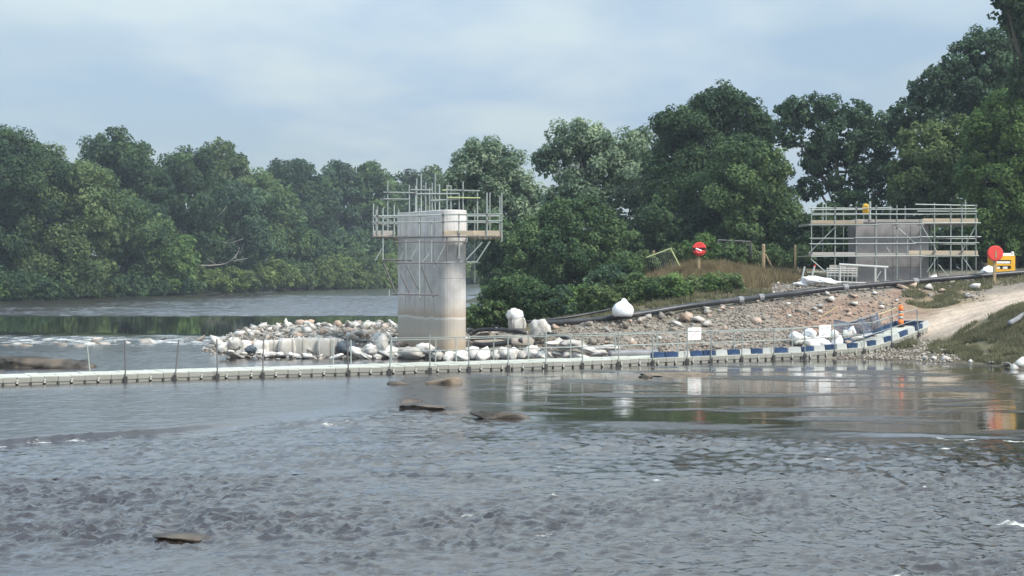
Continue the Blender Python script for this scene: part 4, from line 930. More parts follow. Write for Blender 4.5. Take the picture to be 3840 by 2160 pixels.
def me_strap():
    if not _strap:
        mb = MB()
        for s in (-1, 1):
            mb.tube(smooth_path([(s * 0.30, -0.50, -0.45), (s * 0.34, -0.60, 0.05), (s * 0.31, -0.53, 0.42), (s * 0.24, -0.40, 0.60), (s * 0.18, -0.30, 0.56)], 3), 0.022, 4)
        _strap.append(me_new('strap', mb.v, mb.f, M['bag_grey']))
    return _strap[0]
for i in range(4):
    V, Fh = stone_geo(rb, 16, .75); SACK.append({k: me_new('sack', V, Fh, M[k], False) for k in ('bag', 'bag_grey', 'bag_clean', 'slate')})
def sack(label, px, py, d, s, v, mat, group=None, sx=1.0, sz=1.0, z=None, rz=None, name='sandbag', sink=0.0):
    P_ = PT(px, py, d)
    o = ob(name, SACK[v % len(SACK)][mat], None, Matrix.Translation(P_ if z is None else (P_[0], P_[1], z)) @ Matrix.Rotation(rb.uniform(0, 6.28) if rz is None else rz, 4, 'Z') @ Matrix.Rotation(rb.normal() * 0.25, 4, 'Y') @ Matrix.Diagonal((s * sx * .86, s * .86, s * sz * .86, 1)))
    return tag(o, label, 'bag', group)
# row of filled bulk bags holding the water side of the mound
row = [(905, 1333, .85, .78, 'bag'), (985, 1334, .8, .78, 'bag'), (1022, 1332, .85, .80, 'bag_grey'), (1078, 1331, .85, .84, 'bag_grey'), (1128, 1328, .9, .86, 'bag_grey'), (1180, 1332, .9, .90, 'bag_grey'), (1228, 1336, .95, .95, 'bag_grey'), (1262, 1332, .7, .85, 'bag_grey')]
rl = ['tipped white bulk bag at the downstream tip of the mound', 'white bulk bag next to the dark opening in the bag row', 'pale bulk bag under the second walkway post', 'grey-white bulk bag, third from the blue-grey sheet side', 'wide grey-white bulk bag in the middle of the row', 'square grey bulk bag with clear corner seams', 'large grey bulk bag touching the dark blue sheet', 'narrow grey bulk bag half behind the dark blue sheet']
for i, (px, pb, w, h, mt) in enumerate(row):
    bulk(rl[i], px, pb + 4, 73.2 + 0.15 * (i % 3), w, h, i, mt, rb.uniform(-0.25, 0.25), 'bulk bags along the mound')
sack('dark blue-grey plastic sheet bundled against the bag row', 1300, 1302, 72.8, 0.55, 1, 'slate', sx=1.0, sz=1.35, rz=0.4, name='tarpaulin')
sack('dark cloth stuffed in the gap of the bag row', 940, 1310, 72.9, 0.42, 2, 'slate', sx=0.8, sz=1.0, rz=0.2, name='tarpaulin')
sack('dark sheet scrap at the foot of the pier', 1640, 1318, 71.2, 0.4, 3, 'slate', sx=1.2, sz=.6, name='tarpaulin')
for i, (px, py, s, mt, sx, sz) in enumerate(sorted([(880, 1290, .55, 'bag_grey', .8, 1.2), (845, 1305, .5, 'bag', 1, .9), (980, 1320, .3, 'bag', 1.3, .8), (1010, 1330, .35, 'bag', 1.4, .7), (1050, 1330, .3, 'bag', 1.2, .7), (1085, 1328, .32, 'bag', 1.3, .8), (1150, 1336, .42, 'bag', 1.4, .8), (1120, 1338, .3, 'bag', 1.2, .7), (1260, 1340, .34, 'bag', 1.4, .6), (870, 1325, .45, 'bag', 1.5, .5),
        (1335, 1318, .45, 'bag', 1, 1), (1370, 1330, .4, 'bag', 1.2, .8), (1395, 1312, .5, 'bag', 1, 1), (1430, 1300, .6, 'bag_grey', .8, 1.6), (1455, 1318, .62, 'bag', 1, 1.3), (1425, 1336, .4, 'bag', 1.2, .7), (1480, 1335, .4, 'bag', 1.2, .7), (1530, 1325, .7, 'bag_grey', 1.5, .8), (1510, 1340, .4, 'bag', 1.5, .5), (1600, 1308, .5, 'bag', 1.2, 1.1), (1585, 1325, .5, 'bag_grey', 1.4, .8)])):
    sack(ordw(i + 1) + ' loose dirty white sandbag below the mound, from its river tip towards the pier', px, py, 71.9, s, i, mt, 'loose sandbags along the water side', sx, sz)
for i, (px, py, s, mt, sx, sz) in enumerate(sorted([(1640, 1335, .5, 'bag_grey', 1.1, 1), (1685, 1338, .5, 'bag', 1.2, 1), (1735, 1336, .55, 'bag', 1.2, .9), (1775, 1325, .5, 'bag', .9, 1.2), (1815, 1328, .62, 'bag', 1.4, .95), (1858, 1332, .5, 'bag_grey', 1.1, .9), (1895, 1325, .6, 'bag', 1, 1.2), (1925, 1330, .5, 'bag', .9, 1.2), (1960, 1330, .5, 'bag_grey', 1, 1), (1995, 1318, .5, 'bag', 1, 1.2), (2025, 1330, .45, 'bag', 1, .9), (2060, 1332, .42, 'bag_grey', 1, 1), (2090, 1325, .45, 'bag', 1.1, .8), (2120, 1328, .5, 'bag', 1, 1), (2165, 1332, .5, 'bag', 1.4, .7), (2210, 1312, .5, 'bag', 1.4, .7), (2240, 1320, .45, 'bag', 1.3, .8), (2270, 1305, .5, 'bag', 1.5, .5), (2110, 1300, .7, 'bag_grey', 1.6, .7), (2150, 1290, .6, 'bag_grey', 1.5, .6), (2075, 1290, .6, 'bag', 1.8, .4), (2310, 1310, .4, 'bag_grey', 1.3, .7)])):
    sack(ordw(i + 1) + ' loose white sandbag behind the walkway rail, counted from pier to grey pipe', px, py, 70.9, s, i + 2, mt, 'sandbags behind the walkway rail', sx, sz)
# larger single bags
bulk('tall torn white bulk bag standing on the rubble edge by the bushes', 1938, 1235, 76.4, .78, .62, 1, 'bag', 0.3, name='torn_bag')
sack('crumpled top of the tall torn white bag', 1930, 1180, 76.2, .46, 0, 'bag_clean', sx=1.1, sz=1.2, rz=.3, name='torn_bag')
sack('crumpled leaning white bag behind the rail, with sharp folds', 2022, 1238, 74.8, .66, 3, 'bag', sx=1.0, sz=1.5, rz=-.5, name='torn_bag')
V = IV3.copy(); an = np.arctan2(V[:, 1], V[:, 0]); hz_ = (V[:, 2] + 1) / 2
V[:, :2] *= (1 + 0.06 * np.sin(an * 7) * hz_ + 0.05 * np.sin(an * 13 + 1) * hz_ ** 2)[:, None]; V[:, 2] = np.clip(V[:, 2], -.55, None); V[:, 2] += 0.12 * pn(V[:, 0] * 2, V[:, 1] * 2, 8) + 0.30 * (np.hypot(V[:, 0] - .2, V[:, 1]) < .22) * (V[:, 2] > .5)
o = ob('white_bag', me_new('white_bag', V, IF3, M['bag_clean'], False), None, Matrix.Translation(PT(2336, 1166, 76.7)) @ Matrix.Diagonal((.56, .5, .50, 1))); tag(o, 'round bright white bag with gathered top sitting on the black pipe', 'bag')
sack('white pointed sack beside the lifebuoy and yellow machine', 3702, 1018, 88.5, .5, 4, 'bag_clean', sx=1.0, sz=1.1, rz=.6, name='white_sack')
for i, (px, py, s, sx, sz) in enumerate(sorted([(3030, 1058, .5, 1.5, .6), (3055, 1050, .6, 1.4, .8), (3085, 1052, .55, 1.5, .6), (3115, 1060, .5, 1.6, .4), (3005, 1066, .4, 1.4, .5)])):
    sack(ordw(i + 1) + ' piece of white torn sheeting in the heap, towards the scaffolded abutment', px, py, 87.2, s, i, 'bag_clean', 'heap of white sheeting', sx, sz, name='white_sheeting', rz=rb.normal() * .3)
for i, (px, py, s, sx, sz) in enumerate(sorted([(2985, 1262, .4, 1, 1), (3010, 1275, .5, 1.3, 1), (3035, 1250, .42, 1, 1.2), (3050, 1285, .6, 1.4, .9), (3130, 1255, .4, 1, 1), (3140, 1280, .5, 1, 1.1), (3180, 1252, .45, 1.2, .9), (3195, 1240, .4, .9, 1.3), (3090, 1288, .5, 1.3, .8), (3215, 1268, .3, 1.3, .6), (3250, 1256, .25, 1.4, .6)])):
    sack(ordw(i + 1) + ' white sack piled behind the barrier, counted towards the orange bollard', px, py, 74.6, s, i, 'bag' if i % 2 else 'bag_clean', 'sacks behind the barrier', sx, sz)
# ------------------------------------------------------------------ pier
def stadium(rad, hl, ax, n=14):
    ang0 = math.atan2(ax[1], ax[0]); out = []
    for s, a0 in ((1, ang0 - math.pi / 2), (-1, ang0 + math.pi / 2)):
        for k in range(n + 1):
            a = a0 + math.pi * k / n
            out.append((s * hl * ax[0] + rad * math.cos(a), s * hl * ax[1] + rad * math.sin(a)))
    return np.array(out)
def prism(rings):
    V, Fc = [], []; n = len(rings[0][0])
    for P_, z in rings: V += [(p[0], p[1], z) for p in P_]
    for i in range(len(rings) - 1):
        for k in range(n): Fc.append((i * n + k, i * n + (k + 1) % n, (i + 1) * n + (k + 1) % n, (i + 1) * n + k))
    Fc.append(tuple(range(n))[::-1]); Fc.append(tuple((len(rings) - 1) * n + k for k in range(n)))
    return V, Fc
ZT = 7.25
pier = empty('bridge_pier', (PIER[0], PIER[1], 0)); tag(pier, 'tall pale concrete bridge pier with brown tide marks standing in the rubble', 'pier')
S = lambda e: stadium(PRAD + e, PHL, PAX)
V, Fc = prism([(S(0), -0.8), (S(0), 1.82), (S(0), 3.85), (S(0), 3.88), (S(-.012), 3.89), (S(-.012), 3.92), (S(0), 3.93), (S(0), 5.95)])
ob('shaft', me_new('shaft', V, Fc, M['concrete']), pier)
V, Fc = prism([(S(.035), 5.955), (S(.035), 6.95), (S(.02), 6.96), (S(.02), 6.985), (S(.035), 6.995), (S(.035), ZT - .03), (S(0.01), ZT)])
ob('pier_cap', me_new('pier_cap', V, Fc, M['concrete_cap']), pier)
# raised vertical formwork joints on cap and shaft side
nrm = np.array([-0.8717, -0.49])
for k in range(6):
    t_ = -2.0 + k * 0.78
    c = PAX * t_ + nrm * (PRAD + 0.037)
    box_obj('formwork_joint', (c[0], c[1], 6.45), (0.014, 0.03, 0.95), 'steel_dark' if k % 2 else 'board_grey', pier, rot=Matrix.Rotation(math.atan2(PAX[1], PAX[0]) - math.pi / 2, 4, 'Z'))

for t_, z0_, z1_ in ((-1.45, 2.5, 5.9), (-.35, 2.5, 5.9), (.75, 2.2, 5.9), (1.75, 2.3, 5.9)):
    c = PAX * t_ + nrm * (PRAD + 0.004)
    box_obj('formwork_joint', (c[0], c[1], (z0_ + z1_) / 2), (0.012, 0.035, z1_ - z0_), 'board_grey', pier, rot=Matrix.Rotation(math.atan2(PAX[1], PAX[0]) - math.pi / 2, 4, 'Z'))
for t_ in (-1.9, -.9, .2, 1.2):
    for zz_ in (2.9, 4.4, 5.4):
        c = PAX * t_ + nrm * (PRAD + 0.003); box_obj('tie_hole', (c[0], c[1], zz_), (0.012, 0.05, 0.05), 'lug_dark', pier, rot=Matrix.Rotation(math.atan2(PAX[1], PAX[0]) - math.pi / 2, 4, 'Z'))

# ------------------------------------------------------------------ scaffold round the pier
DF = 70.5
sc1 = empty('pier_scaffold', (PIER[0], PIER[1], 3.0)); tag(sc1, 'cantilevered tube scaffold with boarded platform wrapped round the river pier', 'scaffold')
O1 = (PIER[0], PIER[1], 3.0)
def z1(u, v, d=DF): return PT(1350 + u / 2.07, 640 + v / 2.07, d)
TR = 0.033
def T1(name, u0, v0, u1, v1, d=DF, d2=None, mat='steel', r=TR): tube_obj(name, z1(u0, v0, d), z1(u1, v1, d2 or d), r, mat, sc1, O1)
for a in ((105, 352, 660, 345), (640, 341, 1104, 339), (95, 402, 660, 400), (640, 395, 1104, 390)): T1('guard_rail', *a, d=DF - .04)
for a in ((90, 514, 640, 514), (620, 511, 1092, 512)): T1('ledger', *a, d=DF - .04, mat='steel_dark')
for a in ((268, 552, 832, 552), (175, 692, 400, 693), (280, 716, 700, 715), (650, 713, 912, 710)): T1('ledger', *a, mat='steel_dark' if a[0] != 650 else 'steel')
T1('ledger', 250, 958, 612, 963, mat='steel_dark', r=.045)
for u, v0, v1, m in ((135, 280, 500, 's'), (178, 290, 690, 's'), (104, 255, 500, 's'), (265, 265, 515, 's'), (355, 470, 715, 's'), (460, 290, 990, 's'), (553, 360, 715, 's'), (645, 330, 560, 'd'), (768, 330, 700, 's'), (675, 520, 716, 'd'), (985, 170, 530, 's'), (1100, 170, 552, 's')):
    T1('standard', u, v0, u, v1, mat='steel' if m == 's' else 'steel_dark')
for a in ((345, 620, 280, 742), (440, 600, 375, 716), (660, 580, 572, 748), (540, 640, 482, 716), (175, 600, 118, 697), (950, 555, 820, 697), (1010, 548, 903, 712)): T1('brace', *a, d=DF + .05)
for a in ((770, 540, 748, 692), (180, 715, 278, 955), (362, 738, 468, 948), (478, 748, 572, 978), (318, 808, 386, 948)): T1('brace', *a, d=DF + .05, mat='steel_dark', r=.04)
# upper lift behind, on top of the cap and at the back
DB = 74.2
for u, v0 in ((215, 80), (383, 110), (432, 120), (475, 20), (510, 90), (560, 95), (583, 20), (617, 105), (675, 110), (706, 115), (770, 170), (800, 85), (912, 160), (1008, 170), (440, 60), (540, 130)):
    T1('standard', u, v0, u, 470 if u in (215, 912, 1008) else 322, d=DB + (1.4 if u in (440, 540, 675) else 0))
for a in ((180, 168, 422, 172), (180, 220, 382, 222), (395, 148, 562, 150), (430, 180, 772, 178), (672, 150, 932, 157)): T1('guard_rail', *a, d=DB - .06)
T1('guard_rail', 550, 232, 760, 220, d=DB - .06); T1('guard_rail', 680, 208, 935, 212, d=DB - .12, mat='tube_green')
T1('guard_rail', 640, 152, 700, 150, d=DB + .1, mat='tube_green')
for a in ((105, 362, 830, 362), (105, 412, 830, 412), (830, 352, 1090, 352), (830, 402, 1090, 402)): T1('guard_rail', *a, d=78.2)
for u, v0, v1 in ((125, 300, 520), (300, 300, 520), (890, 300, 870), (1085, 200, 520), (830, 330, 560)): T1('standard', u, v0, u, v1, d=78.2)
# couplers where tubes cross
for u, v in ((645, 345), (645, 397), (645, 478), (355, 514), (460, 514), (553, 514), (768, 492), (985, 390), (985, 340), (135, 352), (135, 402), (215, 168), (768, 692), (820, 697), (570, 975), (285, 958), (800, 155), (912, 212), (432, 180)):
    P_ = z1(u, v, DB if v < 330 else DF - .02); box_obj('coupler', P_ + np.array([0, -.05, 0]), (.10, .09, .11), 'steel_dark', sc1, O1)
# transoms through to the back
for u, v in ((135, 352), (135, 402), (178, 514), (985, 340), (985, 390), (1092, 512), (1092, 340), (104, 514), (178, 692), (903, 711)):
    a = z1(u, v); b_ = a.copy(); b_[1] = 78.3; tube_obj('transom', a, b_, TR, 'steel', sc1, O1)
# boards: deck, toe boards
zdk = z1(0, 506)[2]
for xa, xb in ((z1(100, 0)[0], -5.9), (-2.15, z1(1095, 0)[0])):
    k = int((xb - xa) / 0.235)
    for i in range(k): box_obj('scaffold_board', (xa + 0.12 + i * (xb - xa) / k, (DF + 78.2) / 2, zdk), (0.225, 78.2 - DF, 0.038), 'board', sc1, O1)
for i in range(3):
    for xa, xb in ((-6.3, -3.9), (-3.88, -1.6)): box_obj('scaffold_board', ((xa + xb) / 2, DF + .12 + i * .235, zdk - .045), (xb - xa, .225, .038), 'board', sc1, O1)
for u0, u1, m, dd_ in ((105, 262, 'board_grey', 0), (640, 870, 'board', 0), (872, 1090, 'board', 0.01)):
    a = z1(u0, 487); b_ = z1(u1, 487); box_obj('toe_board', ((a[0] + b_[0]) / 2, DF + .05 + dd_, zdk + .14), (b_[0] - a[0], .038, .225), m, sc1, O1)
box_obj('toe_board', (z1(100, 0)[0], 74.3, zdk + .14), (.038, 7.4, .225), 'board_grey', sc1, O1); box_obj('toe_board', (z1(1096, 0)[0], 74.3, zdk + .14), (.038, 7.4, .225), 'board', sc1, O1)

# ------------------------------------------------------------------ abutment with its own scaffold
DA = 90.3
def z2(u, v, d=DA): return PT(2940 + u / 2.862, 720 + v / 2.862, d)
xa, xb = z2(780, 0, 91.2)[0], z2(1558, 0, 91.2)[0]; ztop, zbot = z2(0, 325, 91.2)[2], 3.2
ab = empty('bridge_abutment', ((xa + xb) / 2, 92.2, zbot)); tag(ab, 'grey concrete abutment block inside the scaffold on the bank', 'abutment')
mb = MB(); mb.box((0, 0.2, (ztop - zbot) / 2), (xb - xa, 2.2, ztop - zbot)); mb.build('wall', M['concrete_grey'], ab)
mb = MB(); mb.box((0, 0.2, ztop - zbot + .09), (xb - xa + .1, 2.3, .18)); mb.build('coping', M['concrete_cap'], ab)
for k in range(1, 4): box_obj('formwork_joint', (-(xb - xa) / 2 + k * (xb - xa) / 4, -0.905, (ztop - zbot) / 2), (.02, .012, ztop - zbot - .1), 'steel_dark', ab)
box_obj('formwork_joint', (0, -0.905, 1.25), (xb - xa - .05, .012, .02), 'steel_dark', ab)
O2 = ((xa + xb) / 2, 92, 3.5)
sc2 = empty('abutment_scaffold', O2); tag(sc2, 'two-lift tube scaffold with timber toe boards round the abutment on the bank', 'scaffold')
def T2(name, u0, v0, u1, v1, d=DA, mat='steel', r=.034): tube_obj(name, z2(u0, v0, d), z2(u1, v1, d), r, mat, sc2, O2)
for a in ((260, 170, 775, 176), (260, 230, 785, 233), (770, 178, 1160, 166), (770, 236, 1490, 240), (1410, 132, 2062, 146), (1430, 206, 2076, 208), (275, 497, 752, 498), (760, 490, 1460, 487), (1440, 481, 2116, 480), (275, 557, 1415, 553), (1400, 545, 2092, 545)): T2('guard_rail', *a, d=DA - .06)
for a in ((265, 354, 1010, 352), (1000, 345, 1500, 340), (1480, 335, 2112, 331), (290, 692, 1510, 686), (1500, 690, 2092, 684)): T2('ledger', *a, d=DA - .06)
for u, v0, v1 in ((295, 160, 730), (548, 155, 905), (775, 150, 965), (990, 140, 965), (1212, 140, 960), (1465, 290, 945), (1615, 115, 925), (1790, 140, 920), (1910, 130, 910), (2060, 130, 900), (1325, 450, 690)): T2('standard', u, v0, u, v1)
for u, v0, v1 in ((418, 130, 640), (452, 120, 300), (638, 160, 860), (745, 480, 860), (1140, 145, 330), (1580, 350, 900), (1650, 690, 905), (1947, 80, 330), (1960, 460, 880), (1300, 150, 320), (855, 120, 330)): T2('standard', u, v0, u, v1, d=94.3)
T2('standard', 922, 100, 922, 300, r=.075)
for a in ((540, 385, 272, 652), (1215, 380, 1402, 548), (1465, 340, 1642, 642), (2066, 350, 1905, 642), (288, 720, 482, 890), (1650, 690, 1535, 860), (1660, 780, 1765, 915), (1912, 690, 2045, 885), (1090, 575, 1130, 640)): T2('brace', *a, d=DA + .06)
for a in ((300, 190, 2060, 180), (300, 245, 2060, 236), (300, 505, 760, 505), (1570, 500, 2060, 500), (300, 560, 760, 560), (1570, 560, 2060, 560)): T2('guard_rail', *a, d=94.2)
for v in (354, 690):
    for u in (295, 548, 775, 990, 1212, 1465, 1615, 1790, 1910, 2060):
        a = z2(u, v); b_ = a.copy(); b_[1] = 94.4
        if 775 < u < 1500: b_[1] = 91.05
        tube_obj('transom', a, b_, .034, 'steel', sc2, O2)
for u0, u1, v, hgt, m in ((285, 850, 322, .22, 'board'), (855, 1488, 309, .18, 'board_grey'), (1492, 2082, 307, .26, 'board'), (268, 778, 664, .21, 'board_grey'), (782, 1338, 669, .15, 'board_grey'), (1342, 2082, 652, .26, 'board')):
    a = z2(u0, v); b_ = z2(u1, v); box_obj('toe_board', ((a[0] + b_[0]) / 2, DA + .03, (a[2] + b_[2]) / 2), (b_[0] - a[0], .04, hgt), m, sc2, O2)
for v, segs in ((340, ((285, 780), (1560, 2080))), (684, ((285, 780), (1560, 2080)))):
    zb = z2(0, v)[2]
    for u0, u1 in segs:
        for i in range(16): box_obj('scaffold_board', ((z2(u0, 0)[0] + z2(u1, 0)[0]) / 2, DA + .2 + i * .24, zb), (z2(u1, 0)[0] - z2(u0, 0)[0], .225, .038), 'board_grey', sc2, O2)
    for i in range(2): box_obj('scaffold_board', ((z2(780, 0)[0] + z2(1560, 0)[0]) / 2, DA + .2 + i * .24, zb), (z2(1558, 0)[0] - z2(784, 0)[0], .225, .038), 'board_grey', sc2, O2)
for u, v in ((548, 170), (548, 232), (775, 178), (990, 170), (1465, 487), (1615, 480), (1790, 208), (1910, 140), (2060, 146), (2060, 480), (1910, 640), (295, 650), (1212, 385), (1615, 640), (548, 385)):
    box_obj('coupler', z2(u, v, DA - .04) + np.array([0, -.04, 0]), (.11, .09, .12), 'steel_dark', sc2, O2)
# orange-yellow bundle tied to the top rail
P_ = z2(880, 185, DA + .3)
o = ob('hung_bundle', me_new('hung_bundle', sack_geo(rb, .5, .8), IF3, M['yellow'], True), None, Matrix.Translation(P_) @ Matrix.Diagonal((.2, .2, .42, 1))); tag(o, 'small orange-yellow bundle hung on the top rail of the abutment scaffold', 'bundle')

# trestle table frame and cage stacked in front of the abutment
def V2(u, v, d): return z2(u, v, d)
tb = empty('handrail_frame', V2(850, 960, 88.6)); tag(tb, 'white steel handrail frame standing in front of the abutment foot', 'rail'); OT = tuple(tb.location)
tube_obj('top_rail', V2(592, 778, 88.6), V2(1118, 808, 88.6), .075, 'white_plastic', tb, OT)
for u, v0, v1 in ((600, 775, 965), (1085, 806, 985), (978, 800, 975)): tube_obj('leg', V2(u, v0, 88.6), V2(u, v1, 88.6), .06, 'white_plastic', tb, OT)
tube_obj('brace', V2(1040, 850, 88.62), V2(975, 960, 88.62), .03, 'white_plastic', tb, OT); tube_obj('bottom_rail', V2(590, 965, 88.62), V2(1010, 985, 88.62), .05, 'white_plastic', tb, OT)
cg = empty('stillage_cage', V2(620, 960, 89.1)); tag(cg, 'pale mesh-sided storage cage low against the abutment scaffold', 'cage'); OC = tuple(cg.location)
for k, v in enumerate((822, 845, 868, 900)): tube_obj('cage_rail', V2(458, v, 89.1), V2(782, v + 3, 89.1), .035, 'white_plastic', cg, OC)
for u in (460, 500, 545, 590, 640, 690, 735, 780): tube_obj('cage_bar', V2(u, 815, 89.1), V2(u + 6 * ((u // 5) % 3 - 1), 955, 89.1), .03, 'white_plastic', cg, OC)
for u in (520, 600, 700): box_obj('cage_panel', V2(u + 30, 850, 89.3), (.7, .03, .75), 'board_grey', cg, OC)
tube_obj('cage_rail', V2(458, 822, 90.1), V2(782, 825, 90.1), .035, 'white_plastic', cg, OC)
for u, v0, v1, du, mt, lb in ((180, 985, 800, 42, 'white_plastic', 'pale stake leaning out of the white sheeting heap'), (298, 910, 800, 30, 'white_plastic', 'white stake with a red tip behind the sheeting heap')):
    st = empty('marker_stake', V2(u, v0, 88.4)); tag(st, lb, 'stake'); os_ = tuple(st.location)
    tube_obj('shaft', V2(u, v0, 88.4), V2(u + du, v1, 88.4), .055, mt, st, os_)
    if u > 200: tube_obj('tip', V2(u + du, v1, 88.4), V2(u + du + 4, v1 - 18, 88.4), .06, 'red', st, os_)
pl = empty('loose_pole', V2(250, 862, 89.5)); tag(pl, 'thin grey pole lying level behind the leaning stakes', 'pole'); tube_obj('shaft', V2(248, 862, 89.5), V2(470, 858, 89.5), .03, 'steel', pl, tuple(pl.location))

# ------------------------------------------------------------------ lifebuoy housings, generator
def disc(mb, c, rad, y0, y1, n=28, cut=None):
    V = []; 
    for y_, rr_ in ((y0, rad * .9), (y0 + (y1 - y0) * .25, rad), (y1, rad)):
        V += [(c[0] + rr_ * math.cos(2 * math.pi * k / n), c[1] + y_, c[2] + rr_ * math.sin(2 * math.pi * k / n)) for k in range(n)]
    Fc = []
    for i in range(2):
        for k in range(n): Fc.append((i * n + k, i * n + (k + 1) % n, (i + 1) * n + (k + 1) % n, (i + 1) * n + k))
    Fc.append(tuple(range(n))); Fc.append(tuple(2 * n + k for k in range(n))[::-1]); mb.add(V, Fc)
def lb_station(label, px, py, rpx, d, pybase, open_):
    c = PT(px, py, d); rad = rpx * d / F; zb = CH - (pybase - HZ) * d / F
    o = empty('lifebuoy_station', (c[0], d, zb)); tag(o, label, 'lifebuoy'); h = c[2] - zb
    mb = MB()
    if open_:
        # hood above, dished pan below, ring and rope bag inside the opening
        n = 26; V = []; Fc = []
        a0, a1 = math.radians(12), math.radians(168)
        def seg(a0, a1, mat, nm, y0=-.16, y1=.0):
            m2 = MB(); A = np.linspace(a0, a1, n); P_ = [(rad * math.cos(a), rad * math.sin(a)) for a in A]; V_ = [(p[0], y0 + .03, h + p[1]) for p in P_] + [(p[0] * .92, y0, h + p[1] * .95) for p in P_] + [(p[0], y1, h + p[1]) for p in P_]
            F_ = []
            for k in range(n - 1): F_.append((k, k + 1, 2 * n + k + 1, 2 * n + k)); F_.append((k, n + k, n + k + 1, k + 1))
            F_.append(tuple(range(n, 2 * n))); F_.append(tuple(range(2 * n, 3 * n))[::-1]); F_.append((0, 2 * n, 3 * n - 1, n - 1, 2 * n - 1, n)); m2.add(V_, F_); m2.build(nm, M[mat], o)
        seg(a0, a1, 'red', 'hood'); seg(math.radians(196), math.radians(344), 'red', 'pan')
        m2 = MB(); disc(m2, (0, 0, h), rad * .97, -.05, .02); m2.build('back_plate', M['red_dark'], o)
        m2 = MB(); m2.tube(smooth_path([(-rad * .55, -.10, h + rad * .08), (-rad * .1, -.13, h - rad * .12), (rad * .3, -.12, h - rad * .3)], 4), rad * .15, 8); m2.build('white_rope_bag', M['white'], o, True)
        m2 = MB(); A = np.linspace(math.radians(200), math.radians(340), 12); m2.tube([(rad * .62 * math.cos(a), -.19, h + rad * .62 * math.sin(a)) for a in A], rad * .16, 7); m2.build('buoy_ring', M['red'], o, True)
    else:
        disc(mb, (0, 0, h), rad, -.14, .03); mb.build('housing', M['red'], o)
        m2 = MB(); m2.box((.01, -.15, h - rad * .08), (.09, .03, rad * 1.0), taper=.8); m2.build('backing_strip', M['post'], o)
    mb = MB(); mb.box((0, .07, h * .5 - .15), (.15, .12, h + .3 + rad)); mb.build('post', M['post'], o)
    return o
lb_station('red round lifebuoy housing on a timber post on the tan mound', 2622, 934, 26, 89.5, 1010, True)
lb_station('red round lifebuoy housing on a post beside the yellow machine', 3731, 950, 29, 86.8, 1040, False)
def q5(u, v, d=88.8): return PT(3600 + u / 8.05, 880 + v / 8.05, d)
gn = empty('generator', q5(1320, 1160)); tag(gn, 'yellow plant machine with white top and open panel slots beside the lifebuoy', 'generator'); og = np.array(gn.location)
a = q5(1000, 1150); b_ = q5(1655, 640); W_, H_ = b_[0] - a[0], b_[2] - a[2]; cx_ = (a[0] + b_[0]) / 2 - og[0]; zb = a[2] - og[2]
mb = MB(); fr_ = .10
mb.box((cx_, .55, zb + H_ / 2), (W_, 1.0, H_)); mb.build('body', M['yellow'], gn)
for x0, x1, v0, v1 in ((1000, 1100, 800, 1150), (1530, 1655, 640, 1150), (1100, 1530, 640, 765), (1100, 1530, 880, 935), (1100, 1530, 1040, 1150)):
    p0 = q5(x0, v1) - og; p1 = q5(x1, v0) - og; m2 = MB(); m2.box(((p0[0] + p1[0]) / 2, -.01, (p0[2] + p1[2]) / 2), (p1[0] - p0[0], .13, p1[2] - p0[2])); m2.build('frame_bar', M['yellow'], gn)
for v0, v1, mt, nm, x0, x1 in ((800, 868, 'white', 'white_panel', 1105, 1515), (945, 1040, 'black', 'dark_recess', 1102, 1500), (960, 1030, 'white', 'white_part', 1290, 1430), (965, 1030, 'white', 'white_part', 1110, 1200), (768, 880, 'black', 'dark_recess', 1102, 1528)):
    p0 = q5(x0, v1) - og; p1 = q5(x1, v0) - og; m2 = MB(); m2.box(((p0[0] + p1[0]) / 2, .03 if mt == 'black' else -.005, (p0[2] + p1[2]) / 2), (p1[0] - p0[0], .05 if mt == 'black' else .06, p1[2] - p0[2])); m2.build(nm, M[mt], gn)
p0 = q5(1270, 635) - og; p1 = q5(1655, 555) - og; m2 = MB(); m2.box(((p0[0] + p1[0]) / 2, .5, (p0[2] + p1[2]) / 2), (p1[0] - p0[0], .9, p1[2] - p0[2]), taper=.94); m2.build('white_top', M['white'], gn)
p0 = q5(1600, 560) - og; m2 = MB(); m2.tube([(p0[0], .1, p0[2]), (p0[0], .1, p0[2] + .1)], [.1, .07], 10); m2.build('filler_cap', M['white'], gn)
for s in (-1, 1): m2 = MB(); m2.box((cx_ + s * W_ * .35, .5, zb - .25), (.12, .9, .5)); m2.build('skid', M['black'], gn)

# ------------------------------------------------------------------ posts and site fence
def fpost(label, px, pyt, pyb, d, r=.075):
    a = PT(px, pyb + 14, d); b_ = PT(px, pyt, d); o = empty('fence_post', a); tag(o, label, 'post')
    m2 = MB(); m2.tube([(0, 0, 0), (0, 0, b_[2] - a[2] - .05), (0, 0, b_[2] - a[2])], [r, r, r * .7], 8); m2.build('shaft', M['post'], o); return o
o = fpost('stout timber post with a slanting stay near the scaffold', 2863, 915, 1005, 94, .11)
m2 = MB(); m2.tube([(0.12, .05, 1.1), (.75, .1, -.05)], .06, 6); m2.build('stay', M['post'], o)
fpost('thin pale timber post between stout post and scaffold', 2982, 918, 1000, 95.5, .07)
fpost('timber post carrying the tilted fence panel', 2451, 940, 1030, 92.5, .09)
def mesh_panel(label, pts, d, mat):
    o = empty('mesh_fence_panel', PT(*pts[0], d)); tag(o, label, 'fence'); og = np.array(o.location)
    P_ = [PT(a, b_, d) for a, b_ in pts]
    for i in range(len(P_) - 1): tube_obj('frame_tube', P_[i], P_[i + 1], .042, mat, o, og)
    # wires hung between the two ends of the frame
    A, B = (P_[0], P_[1]) if len(P_) == 4 else (P_[0], P_[0]); m2 = MB()
    return o, P_, og
o, P_, og = mesh_panel('tilted mesh site-fence panel sagging over the bushes', [(2355, 1012), (2372, 985), (2515, 932), (2555, 1010)], 91.5, 'tube_green')
